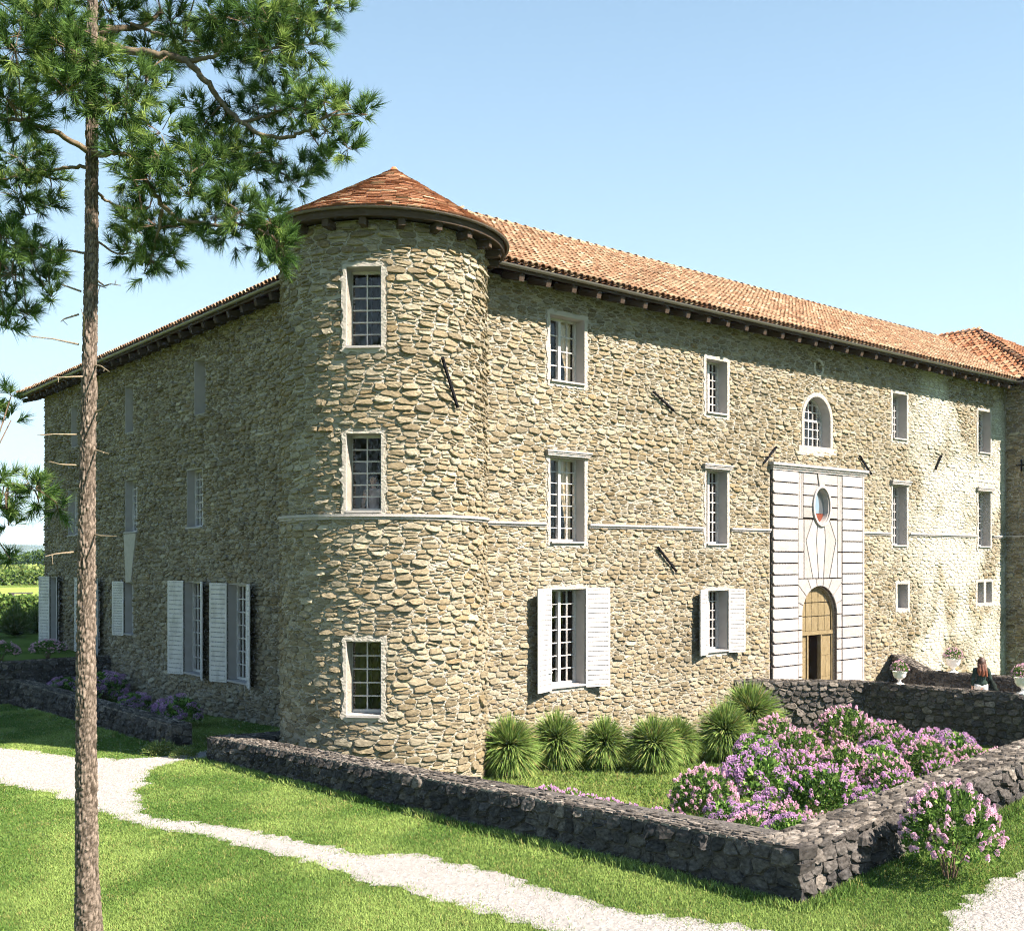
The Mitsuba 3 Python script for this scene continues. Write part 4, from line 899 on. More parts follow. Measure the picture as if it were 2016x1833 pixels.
for i, (x, y, rad, l) in enumerate([(15.05, 18.35, .66, 'round tussock of green grass right beside the tower foot'), (16.85, 18.73, .66, 'round grass tussock second from the tower'), (17.75, 17.99, .61, 'round grass tussock third from the tower'),
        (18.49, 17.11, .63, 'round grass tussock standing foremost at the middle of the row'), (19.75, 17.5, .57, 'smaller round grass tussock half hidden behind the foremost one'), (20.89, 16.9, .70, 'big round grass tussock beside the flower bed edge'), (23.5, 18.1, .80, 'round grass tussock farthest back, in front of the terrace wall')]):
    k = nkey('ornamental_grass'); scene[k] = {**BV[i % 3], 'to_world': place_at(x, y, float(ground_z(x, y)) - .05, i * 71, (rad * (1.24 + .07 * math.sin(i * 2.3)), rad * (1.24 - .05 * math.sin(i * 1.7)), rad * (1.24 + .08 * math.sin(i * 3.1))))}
    lab(k, l, 'ornamental grass', 'ball shaped grasses along the front wall')

# ------------------------------------------------------------------ flowering shrubs
def leaf_quads(p, d, up, L, W, r):
    """Pointed leaves: at p, along d, folded a little along the middle."""
    n = len(p); s = np.cross(d, up); s /= np.linalg.norm(s, axis=1, keepdims=True) + 1e-9; L, W = L[:, None], W[:, None]
    nn = np.cross(s, d)
    v = np.stack([p, p + d * L * .5 + s * W + nn * W * .35, p + d * L, p + d * L * .5 - s * W + nn * W * .35], 1)
    return v, np.array([[0, 1, 2], [0, 2, 3]])
def rand_dir(r, n):
    d = r.normal(size=(n, 3)); return d / np.linalg.norm(d, axis=1, keepdims=True)
def shrub(kind, seed):
    """Unit shrub (radius 1, standing on z = 0, about 1.75 high): foliage, flowers, stems."""
    r = np.random.default_rng(seed)
    nl = {'p': 1900, 'l': 1700, 'v': 900, 'g': 2500}[kind]
    d = rand_dir(r, nl); d[:, 2] = np.where(d[:, 2] < -.3, -d[:, 2], d[:, 2]); d /= np.linalg.norm(d, axis=1, keepdims=True)
    lump = .78 + .34 * fbm(d * 2.2 + seed, 3, seed)
    rad = lump * r.uniform(.45, 1.05, nl) ** .6
    C = np.array([0, 0, .78]); p = C + d * rad[:, None] * [1, 1, .95]
    dl = d * .7 + rand_dir(r, nl) * .8 + [0, 0, .25]; dl /= np.linalg.norm(dl, axis=1, keepdims=True)
    big = {'p': (.13, .040), 'l': (.13, .040), 'v': (.20, .075), 'g': (.13, .042)}[kind]
    v, f = leaf_quads(p, dl, rand_dir(r, nl), r.uniform(.7, 1.25, nl) * big[0], r.uniform(.8, 1.2, nl) * big[1], r)
    pal = {'p': [(.055, .115, .02), (.11, .19, .035), (.17, .27, .06)], 'l': [(.06, .12, .03), (.12, .20, .05), (.18, .27, .08)], 'v': [(.05, .13, .05), (.14, .30, .13), (.26, .46, .24)], 'g': [(.045, .10, .015), (.09, .17, .03), (.19, .28, .06)]}[kind]
    c = np.asarray(pal)[r.choice(3, nl, p=[.4, .42, .18])] * (1 + r.normal(0, .14, (nl, 1)))
    fol = (v.reshape(-1, 3), (f[None] + (np.arange(nl) * 4)[:, None, None]).reshape(-1, 3), np.clip(np.repeat(c, 4, 0), .004, .9))
    nh = {'p': 140, 'l': 180, 'v': 58, 'g': 75}[kind]
    d = rand_dir(r, nh * 3); d = d[d[:, 2] > -.15][:nh]; nh = len(d)
    lump = .82 + .34 * fbm(d * 2.2 + seed, 3, seed)
    p = C + d * lump[:, None] * [1.02, 1.02, 1.0]
    V, F_, Cc, n0 = [], [], [], 0
    for i in range(nh):
        ax = d[i] * .6 + np.array([0, 0, .6]) + r.normal(0, .2, 3); ax /= np.linalg.norm(ax)
        if kind == 'v':                       # rounded heads of many florets
            m = 44; R_ = r.uniform(.13, .20); q = rand_dir(r, m); q = q * np.sign((q @ ax) + .35)[:, None]
            pos = p[i] + q * R_ * r.uniform(.85, 1.05, (m, 1)); out = q; size = r.uniform(.025, .036, m)
            base = np.asarray([(.43, .30, .50), (.51, .38, .58), (.36, .23, .43)])[r.choice(3)]
        else:                                 # pointed panicles
            m = 22; h = r.uniform(0, 1, m); R_ = (.052 if kind != 'l' else .045) * (1 - .75 * h); a_ = r.uniform(0, 6.28, m)
            s1 = np.cross(ax, [.3, .2, 1.0]); s1 /= np.linalg.norm(s1); s2 = np.cross(ax, s1); out = np.cos(a_)[:, None] * s1 + np.sin(a_)[:, None] * s2
            pos = p[i] + ax * (h * r.uniform(.09, .15))[:, None] + out * R_[:, None]; out = out + ax * .5; size = r.uniform(.019, .029, m)
            base = np.asarray({'p': [(.66, .44, .56), (.72, .56, .66), (.56, .33, .46)], 'l': [(.58, .47, .64), (.66, .57, .71), (.50, .38, .58)], 'g': [(.60, .44, .66), (.66, .48, .66), (.54, .38, .6)]}[kind])[r.choice(3)]
        out = out / (np.linalg.norm(out, axis=1, keepdims=True) + 1e-9); s1 = np.cross(out, rand_dir(r, m)); s1 /= np.linalg.norm(s1, axis=1, keepdims=True) + 1e-9; s2 = np.cross(out, s1)
        v = np.stack([pos - s1 * size[:, None] + out * .012, pos - s2 * size[:, None] + out * .012, pos + s1 * size[:, None] + out * .012, pos + s2 * size[:, None] + out * .012, pos - out * .01], 1)
        f = np.array([[0, 1, 4], [1, 2, 4], [2, 3, 4], [3, 0, 4]])
        V.append(v.reshape(-1, 3)); F_.append((f[None] + (np.arange(m) * 5)[:, None, None] + n0).reshape(-1, 3)); n0 += m * 5
        c = base * (1 + r.normal(0, .12, (m, 1))); Cc.append(np.repeat(c, 5, 0))
    flo = (np.vstack(V), np.vstack(F_), np.clip(np.vstack(Cc), .01, .92))
    mb = MB()
    for i in range(9):
        a_ = i * .7 + r.uniform(0, .3); e = np.array([np.cos(a_) * r.uniform(.2, .6), np.sin(a_) * r.uniform(.2, .6), r.uniform(.7, 1.1)]); mb.tube([(0.05 * np.cos(a_), .05 * np.sin(a_), -.1), e * [.4, .4, .5], e], [.022, .017, .008], 4)
    return ply(fol[:2], 'leaf_mat', color=fol[2]), ply(flo[:2], 'petal_mat', color=flo[2]), ply(mb.mesh(), 'twig_mat')
SHR = {k: [shrub(k, sd) for sd in s_] for k, s_ in dict(p=(1, 2, 3), l=(4, 5), v=(6, 7), g=(8,)).items()}
KIND = dict(p='pink_shrub', l='lilac_shrub', v='purple_shrub', g='lilac_shrub')
GROUPS = dict(p='pink flowering shrubs', l='pale lilac flowering shrubs', v='purple flowering shrubs', g='pale lilac flowering shrubs')
def put_shrub(kind, x, y, rad, label, hz=1.0, z=None, i=0):
    k = nkey(KIND[kind]); g = SHR[kind][i % len(SHR[kind])]
    tw = place_at(x, y, float(ground_z(x, y)) - .03 if z is None else z, (i * 83 + 20) % 360, (rad, rad, rad * hz))
    for part, d in zip(('foliage', 'flowers', 'stem'), g): scene[f'{k}__{part}'] = {**d, 'to_world': tw}
    lab(f'{k}__flowers', 'its many small flowers', kind='stuff'); lab(f'{k}__foliage', kind='stuff'); lab(k, label, 'shrub', GROUPS[kind])
BED = [('p', 21.96, 16.19, .60, 'pink shrub at the back left of the bed beside the round grasses'), ('p', 23.54, 15.2, .72, 'tall pink shrub rising against the lit end of the terrace wall'), ('p', 21.13, 14.88, .56, 'pink shrub in the second row behind the purple heads'),
       ('p', 14.79, 12.46, .62, 'pink shrub standing alone at the left front of the bed beside the grass'), ('v', 19.52, 14.86, .47, 'purple shrub with round heads at the upper left edge of the bed'), ('v', 16.65, 12.69, .56, 'big purple shrub with round heads in the middle left of the bed'),
       ('l', 18.6, 13.17, .55, 'pale lilac shrub right of the big purple one'), ('g', 16.03, 10.84, .64, 'dense green shrub with sparse lilac flowers near the garden wall'), ('v', 16.35, 10.0, .34, 'small purple shrub right of the dense green one'), ('p', 14.46, 10.39, .42, 'small pink shrub left of the dense green one'),
       ('v', 14.01, 11.3, .36, 'small purple shrub at the very left front'), ('v', 14.34, 10.9, .36, 'small purple shrub between pink ones near the wall corner'), ('p', 13.35, 10.32, .42, 'low pink shrub touching the wall near its corner'), ('v', 13.25, 9.5, .36, 'small purple shrub in the corner of the garden wall'),
       ('p', 13.9, 9.5, .40, 'low pink shrub right beside the corner of the garden wall'), ('p', 19.46, 12.52, .58, 'pink shrub in the centre of the bed behind the lilac one'), ('l', 17.96, 11.88, .50, 'pale lilac shrub behind the dense green one'), ('v', 20.5, 12.45, .45, 'purple shrub peeping between pink ones at the centre right'), ('v', 16.7, 13.7, .36, 'small purple shrub at the left edge of the bed'),
       ('p', 23.3, 13.9, .58, 'pink shrub in front of the dark terrace wall corner'), ('l', 22.4, 12.8, .56, 'pale lilac shrub below the dark terrace wall'), ('p', 21.4, 11.75, .55, 'pink shrub in the right middle of the bed'), ('v', 23.1, 12.1, .46, 'purple shrub farthest right against the dark wall'), ('p', 22.6, 11.4, .42, 'pink shrub at the right end of the bed'), ('p', 22.3, 10.7, .40, 'last pink shrub at the right end touching the wall'),
       ('p', 19.35, 11.5, .50, 'pink shrub along the wall right of the dense green one'), ('l', 18.2, 10.6, .45, 'pale lilac shrub along the wall'), ('l', 20.1, 10.75, .42, 'pale lilac shrub along the wall toward the right'), ('p', 21.0, 10.5, .42, 'pink shrub along the wall toward the right end'), ('p', 23.9, 12.4, .46, 'pink shrub at the far right end of the bed against the dark terrace wall'), ('l', 24.6, 13.4, .46, 'pale lilac shrub at the far right end below the urn'), ('p', 25.2, 16.3, .5, 'pink shrub at the foot of the lit flared wall end'), ('v', 24.6, 15.0, .40, 'purple tips showing behind the tall pink shrub')]
for i, (kd, x, y, rad, l) in enumerate(BED): put_shrub(kd, x, y, rad * (1.15 if kd == 'v' else 1.0), l, 1.06 if kd == 'v' else 1.0, None, i)
put_shrub('p', 11.35, 5.98, .52, 'pink shrub alone on the lawn in front of the garden wall', 1.15, None, 1)
put_shrub('v', 14.9, 6.25, .24, 'dark purple shrub cut by the right picture edge', .9, None, 3)
for x, y, rad, l in ((12.1, 36.8, .75, 'shaded purple shrub behind the pine trunk below the cross wall'), (11.3, 28.3, .62, 'shaded purple shrub near the end of the left wall'), (11.2, 38.2, .6, 'shaded purple flowers left of the pine trunk'), (11.5, 32.2, .5, 'low shaded purple shrub at the middle of the left wall')): put_shrub('v', x, y, rad, l, .8, None, int(x * 7))
for x, l in ((8.0, 'shaded pink shrub on the upper bed, cut by the left edge'), (9.6, 'shaded pink shrub on the upper bed beside the corner of the manor'), (11.2, 'shaded pink shrub on the upper bed nearest the manor wall')): put_shrub('p', x, 40.2, .62, l, .6, 2.35, int(x * 5))
ORD = 'first second third fourth fifth sixth seventh eighth ninth'.split()
# low lilac edging along the inner side of the wall
for i, yy in enumerate(np.linspace(8.4, 11.9, 9)):
    put_shrub('l', 10.52 + .05 * (i % 2), yy, .27, f'low lilac flowers edging the inside of the garden wall, {ORD[i]} clump from its near corner', .95, 2.16 - (yy - 8) * .02, i); labels[list(labels)[-1]]['group'] = 'low lilac flowers edging the wall'
# small yellow-green bush at the gateway
def small_bush(seed, n, pal, L=.10, W=.03):
    r = np.random.default_rng(seed); d = rand_dir(r, n); d[:, 2] = np.abs(d[:, 2]) * .9; p = d * (.55 + .5 * r.random((n, 1)))
    v, f = leaf_quads(p, (d + rand_dir(r, n) * .6 + [0, 0, .3]) / 1.4, rand_dir(r, n), r.uniform(.7, 1.3, n) * L, r.uniform(.8, 1.2, n) * W, r)
    c = np.asarray(pal)[r.choice(len(pal), n)] * (1 + r.normal(0, .15, (n, 1)))
    return ply((v.reshape(-1, 3), (f[None] + (np.arange(n) * 4)[:, None, None]).reshape(-1, 3)), 'leaf_mat', color=np.clip(np.repeat(c, 4, 0), .004, .9))
YB_ = small_bush(3, 1400, [(.10, .16, .03), (.20, .25, .05), (.28, .30, .08)], .16, .035)
for x, y, s_, l in ((9.22, 24.1, .40, 'low yellow-green bush at the end of the left wall'), (9.45, 23.35, .30, 'smaller yellow-green bush in the garden gateway')):
    k = nkey('green_bush'); scene[k] = {**YB_, 'to_world': place_at(x, y, float(ground_z(x, y)), x * 50, (s_, s_, s_ * .85))}; lab(k, l, 'bush')

# ------------------------------------------------------------------ urns of flowers on the terrace walls
def urn(x, y, z, s, label):
    k = nkey('flower_urn'); prof = np.array([(.0, 0), (.17, 0), (.17, .035), (.10, .06), (.055, .10), (.05, .15), (.085, .19), (.16, .24), (.205, .32), (.215, .40), (.24, .43), (.25, .46), (.22, .465), (.19, .42), (.0, .41)]) * s
    n = 24; g = np.arange(n) * 2 * np.pi / n
    v = np.stack([x + prof[:, :1] * np.cos(g) * (1 + .04 * np.cos(g * 12) * ((prof[:, 1:] > .2 * s) & (prof[:, 1:] < .4 * s))), y + prof[:, :1] * np.sin(g) * (1 + .04 * np.cos(g * 12) * ((prof[:, 1:] > .2 * s) & (prof[:, 1:] < .4 * s))), np.repeat(prof[:, 1:] + z, n, 1)], -1).reshape(-1, 3)
    i, j = np.meshgrid(np.arange(len(prof) - 1), np.arange(n), indexing='ij'); i, j = i.ravel(), j.ravel(); q = (j + 1) % n
    scene[f'{k}__bowl'] = ply((v, np.stack([i * n + j, i * n + q, (i + 1) * n + q, (i + 1) * n + j], 1)), 'urn_mat', smooth=50)
    tw = place_at(x, y, z + .33 * s, x * 40 % 360, (.30 * s, .30 * s, .27 * s)); g_ = SHR['p'][int(x * 3) % 3]
    scene[f'{k}__foliage'] = {**g_[0], 'to_world': tw}; scene[f'{k}__flowers'] = {**g_[1], 'to_world': tw}
    lab(f'{k}__foliage', kind='stuff'); lab(f'{k}__flowers', kind='stuff'); lab(k, label, 'urn', 'white flower urns on the terrace walls')
urn(28.05, 16.3, 2.32, .84, 'white urn of pink flowers near the corner of the near terrace wall'); urn(31.35, 16.4, 2.42, .95, 'white urn of pink flowers on the far parapet'); urn(28.05, 12.75, 2.40, .95, 'white urn of pink flowers cut by the right picture edge')
PINE_TUFTS = [(-0.03,11.36,0.39,-1.0),(-0.31,11.08,0.34,-1.0),(0.31,11.08,0.39,-1.0),(-0.64,10.80,0.34,-0.5),(0.64,10.80,0.34,-0.7),(0.14,10.74,0.34,-0.9),(0.92,10.52,0.28,-0.3),(0.42,10.63,0.25,-0.8),(-0.20,11.53,0.28,-0.8),(0.75,11.08,0.22,-0.4),(-0.47,10.63,0.22,-0.6),(-0.87,11.02,0.25,0.0),(-0.81,11.94,0.31,0.6),(-0.31,12.00,0.34,0.8),(0.42,11.92,0.34,0.8),(-0.64,11.64,0.22,0.7),(0.87,12.00,0.22,0.6),(1.37,12.00,0.28,0.2),(1.70,11.86,0.28,0.0),(2.04,11.80,0.34,-0.2),(2.37,11.97,0.34,0.2),(2.63,12.17,0.25,0.3),(1.82,12.20,0.28,0.4),(1.15,11.80,0.22,0.5),(0.70,12.20,0.28,0.6),(0.03,12.25,0.34,0.5),(1.48,11.80,0.25,0.4),(1.70,11.55,0.25,-0.1),(2.04,11.50,0.28,-0.2),(2.37,11.61,0.25,0.0),(2.29,11.36,0.20,0.1),(1.70,11.11,0.25,0.3),(2.04,11.16,0.25,0.2),(2.21,10.97,0.22,0.1),(2.43,10.80,0.17,-0.2),(2.65,10.88,0.21,-0.3),(2.91,10.88,0.21,-0.2),(3.07,10.84,0.12,-0.2),(2.65,10.63,0.17,-0.1),(2.85,10.49,0.17,-0.1),(2.60,10.41,0.14,0.0),(1.12,11.08,0.22,0.5),(1.26,10.85,0.25,0.4),(1.03,10.74,0.17,0.5),(1.48,10.58,0.22,0.3),(1.26,10.55,0.22,0.2),(1.73,10.63,0.20,0.2),(1.62,10.41,0.20,0.2),(2.15,10.35,0.20,0.0),(2.37,10.27,0.17,0.1),(2.23,10.16,0.12,0.1),(1.82,10.32,0.16,0.2),(0.64,10.24,0.25,-0.6),(0.95,10.21,0.25,-0.6),(1.23,10.10,0.22,-0.5),(0.87,9.96,0.22,-0.5),(1.20,9.85,0.20,-0.4),(1.42,10.30,0.20,-0.2),(1.54,9.99,0.21,0.1),(1.37,9.74,0.20,0.0),(1.70,9.77,0.22,0.0),(1.93,9.85,0.20,0.0),(2.04,9.63,0.21,-0.1),(2.12,9.40,0.17,-0.1),(2.04,9.26,0.11,-0.1),(1.59,9.57,0.20,0.0),(1.82,9.51,0.17,0.0),(1.15,9.68,0.14,0.1),(0.98,9.68,0.11,0.1),(0.36,9.74,0.22,0.4),(0.64,9.74,0.22,0.3),(0.25,9.51,0.17,0.4),(0.47,9.49,0.20,0.3),(0.75,9.57,0.14,0.3),(0.64,9.32,0.16,0.2),(0.87,9.40,0.12,0.2),(0.53,9.21,0.10,0.2),(0.53,10.13,0.20,0.5),(0.28,9.96,0.16,0.5),(0.36,10.30,0.20,0.2),(-0.84,10.46,0.28,0.2),(-0.64,10.30,0.25,0.3),(-0.87,10.07,0.25,0.2),(-0.56,9.99,0.14,0.3),(-0.75,9.85,0.12,0.2),(-0.92,9.74,0.14,0.1),(-0.89,9.46,0.22,-0.2),(-0.64,9.35,0.22,-0.3),(-0.42,9.23,0.20,-0.2),(-0.28,9.15,0.10,-0.2),(-0.75,9.07,0.25,-0.2),(-0.47,8.98,0.14,-0.1),(-0.81,8.79,0.20,0.0),(-0.92,8.56,0.14,0.0),(-0.70,8.68,0.11,0.0),(-0.36,8.84,0.08,0.0),(-1.31,11.58,0.39,0.0),(-1.42,10.74,0.39,0.0),(-1.37,10.02,0.34,0.0),(-1.31,12.36,0.45,0.0),(-0.64,12.47,0.39,0.3),(1.26,12.53,0.39,0.2),(2.15,12.59,0.34,0.0),(0.59,12.64,0.39,0.0)]
PINE_TUFTS_2 = [(-1.01,7.84,0.09,0.0),(-1.01,7.56,0.08,0.0),(-0.87,6.69,0.17,-0.4),(-0.64,6.78,0.15,-0.4),(-0.47,6.75,0.10,-0.4),(-0.81,6.53,0.11,-0.3),(-0.56,6.61,0.09,-0.3),(-0.42,6.55,0.06,-0.3),(-0.95,6.86,0.12,-0.4),(-0.89,6.36,0.08,-0.3),(-1.01,5.99,0.08,0.0),(-1.31,9.23,0.34,0.0)]
PINE_BRANCHES = [
    ([(0.11,0.00,11.69),(0.36,0.10,11.63),(0.61,0.10,11.60),(0.92,0.10,11.56),(1.06,0.10,11.51),(1.26,0.10,11.30),(1.37,0.15,11.13),(1.51,0.15,10.96),(1.65,0.10,10.83),(1.87,0.00,10.66),(2.15,0.00,10.61),(2.37,-0.10,10.63),(2.65,-0.20,10.77)],0.045,0.016),
    ([(1.06,0.10,11.51),(1.34,0.10,11.56),(1.56,0.00,11.64),(1.93,-0.10,11.66),(2.37,0.10,11.80)],0.026,0.01),
    ([(1.87,0.00,10.66),(1.98,0.10,10.44),(2.09,0.10,10.28),(2.21,0.10,10.18)],0.016,0.008),
    ([(1.65,0.10,10.83),(1.93,0.20,10.94),(2.15,0.10,10.99)],0.02,0.01),
    ([(0.04,0.00,10.46),(0.22,-0.20,10.36),(0.47,-0.40,10.31),(0.87,-0.50,10.21),(1.23,-0.40,10.07)],0.035,0.012),
    ([(0.73,-0.50,10.18),(0.75,-0.40,10.02),(0.84,-0.20,9.85),(1.03,-0.10,9.68),(1.37,0.00,9.65),(1.70,0.00,9.68),(2.04,-0.10,9.51)],0.035,0.012),
    ([(0.04,0.00,10.07),(0.11,0.20,9.99),(0.31,0.40,9.96),(0.53,0.40,9.99)],0.018,0.008),
    ([(0.47,0.30,10.02),(0.45,0.30,9.88),(0.34,0.30,9.68)],0.016,0.008),
    ([(0.84,-0.10,9.79),(0.70,0.10,9.51),(0.61,0.20,9.29)],0.02,0.008),
    ([(0.02,0.00,10.30),(-0.25,0.10,10.34),(-0.50,0.20,10.32),(-0.75,0.20,10.35),(-0.98,0.20,10.24)],0.022,0.01),
    ([(0.02,0.00,10.46),(-0.25,-0.20,10.58),(-0.59,-0.40,10.66),(-0.92,-0.20,10.74)],0.035,0.014),
    ([(0.04,0.00,11.80),(0.17,0.30,11.97),(0.36,0.60,12.14),(0.59,0.60,12.31)],0.05,0.02),
    ([(0.31,0.40,12.08),(0.64,0.50,12.00),(0.87,0.50,11.94)],0.02,0.01),
    ([(0.00,0.00,11.69),(-0.25,0.40,11.89),(-0.53,0.60,12.03),(-0.87,0.60,12.08)],0.04,0.015),
    ([(-0.02,0.00,9.35),(-0.31,-0.20,9.34),(-0.59,-0.30,9.32),(-0.87,-0.20,9.35)],0.014,0.007),
    ([(0.02,0.00,11.92),(-0.03,0.30,12.25),(-0.20,0.30,12.47)],0.04,0.02),
    ([(0.04,0.00,9.51),(0.22,0.30,9.42),(0.50,0.30,9.46),(0.70,0.20,9.35)],0.013,0.006),]
PINE_BRANCHES_2 = [
    ([(-0.98,-0.40,6.83),(-0.64,-0.40,6.78),(-0.42,-0.40,6.69)],0.014,0.006),
    ([(-1.65,0.00,6.55),(-1.31,-0.30,6.78),(-0.98,-0.40,6.83)],0.02,0.014),
    ([(-1.76,0.00,9.35),(-1.31,0.00,9.35),(-0.87,-0.20,9.35)],0.03,0.014),]
PINE_SNAGS = [
    [(0.08,0.00,9.06),(0.21,-0.10,8.98),(0.32,-0.20,8.96),(0.45,-0.20,8.94)],
    [(0.08,0.00,9.01),(0.21,-0.10,8.94)],
    [(-0.08,0.00,8.93),(-0.25,-0.10,8.97),(-0.32,-0.10,8.96)],
    [(-0.11,0.00,8.68),(-0.22,-0.10,8.61),(-0.26,-0.10,8.58)],
    [(-0.02,-0.10,8.42),(0.06,-0.30,8.54),(0.12,-0.40,8.59)],
    [(-0.11,0.00,8.35),(-0.31,-0.20,8.36),(-0.49,-0.30,8.37)],
    [(0.07,0.00,8.12),(0.22,-0.20,8.06),(0.36,-0.30,8.01)],
    [(-0.03,-0.10,7.98),(-0.14,-0.30,7.94),(-0.25,-0.40,7.92)],
    [(0.07,0.00,7.60),(0.22,-0.20,7.61),(0.32,-0.30,7.65)],
    [(-0.11,0.00,7.36),(-0.28,-0.20,7.34),(-0.39,-0.30,7.32)],
    [(0.07,0.00,7.19),(0.22,-0.20,7.16),(0.34,-0.30,7.11)],
    [(-0.11,0.00,7.02),(-0.25,-0.20,7.03),(-0.32,-0.20,7.03)],
    [(0.07,0.00,6.26),(0.22,-0.20,6.25),(0.41,-0.30,6.23)],
    [(-0.14,0.00,6.07),(-0.25,-0.20,6.05),(-0.36,-0.30,6.02)],]
# ------------------------------------------------------------------ the pine: r to the right, f away from the lawn's lower side, z up, in metres from its foot
def pine_point(foot, p):
    p = np.asarray(p, float); q = foot + p[..., :1] * RT + p[..., 1:2] * FW
    return np.concatenate([q, p[..., 2:]], -1)
def bark_trunk(K, axis, rad, nt, nz, seed):
    """Trunk with raised scaly plates between dark furrows."""
    r = np.random.default_rng(seed); axis = np.asarray(axis, float); zs = np.linspace(axis[0, 2], axis[-1, 2], nz)
    cx, cy, rr = np.interp(zs, axis[:, 2], axis[:, 0]), np.interp(zs, axis[:, 2], axis[:, 1]), np.interp(zs, axis[:, 2], rad)
    g = np.arange(nt) * 2 * np.pi / nt; G, Z = np.meshgrid(g, zs); per = 2 * np.pi * .11
    wx, wy = G * .11, Z / 2.6
    P_ = np.c_[(wx + .010 * (fbm(np.c_[(wx * 40).ravel(), (wy * 40).ravel(), wx.ravel() * 0], 2, 2).reshape(wx.shape) - .5)).ravel(), wy.ravel()]
    n = int(per * (zs[-1] - zs[0]) / 2.6 / .00085); s = np.c_[r.uniform(0, per, n), r.uniform(wy.min(), wy.max(), n)]
    s = np.vstack([s, s + [per, 0], s - [per, 0]]); ids = np.tile(r.random(n), 3)
    d, i = cKDTree(s).query(P_, k=2); edge = (d[:, 1] - d[:, 0]).reshape(G.shape); idv = ids[i[:, 0]].reshape(G.shape)
    plate = np.clip(edge / .012, 0, 1)
    R_ = rr[:, None] * (1 + .05 * (fbm(np.stack([np.cos(G) * 1.5, np.sin(G) * 1.5, Z * .8], -1), 2, 3) - .5)) + .016 * plate * (.75 + .5 * idv) - .009
    v = np.stack([cx[:, None] + R_ * np.cos(G), cy[:, None] + R_ * np.sin(G), Z], -1).reshape(-1, 3)
    light = np.array([.175, .152, .125]) * (.75 + .4 * idv[..., None]); dark = np.array([.028, .021, .017])
    col = dark + (light - dark) * (plate ** .8)[..., None]; col = col * (1 + r.normal(0, .10, G.shape)[..., None])
    a_, b_ = np.meshgrid(np.arange(nz - 1), np.arange(nt), indexing='ij'); a_, b_ = a_.ravel(), b_.ravel(); c_ = (b_ + 1) % nt
    scene[K] = ply((v, np.stack([a_ * nt + b_, a_ * nt + c_, (a_ + 1) * nt + c_, (a_ + 1) * nt + b_], 1)), 'bark_mat', smooth=True, color=np.clip(col.reshape(-1, 3), .004, .9))
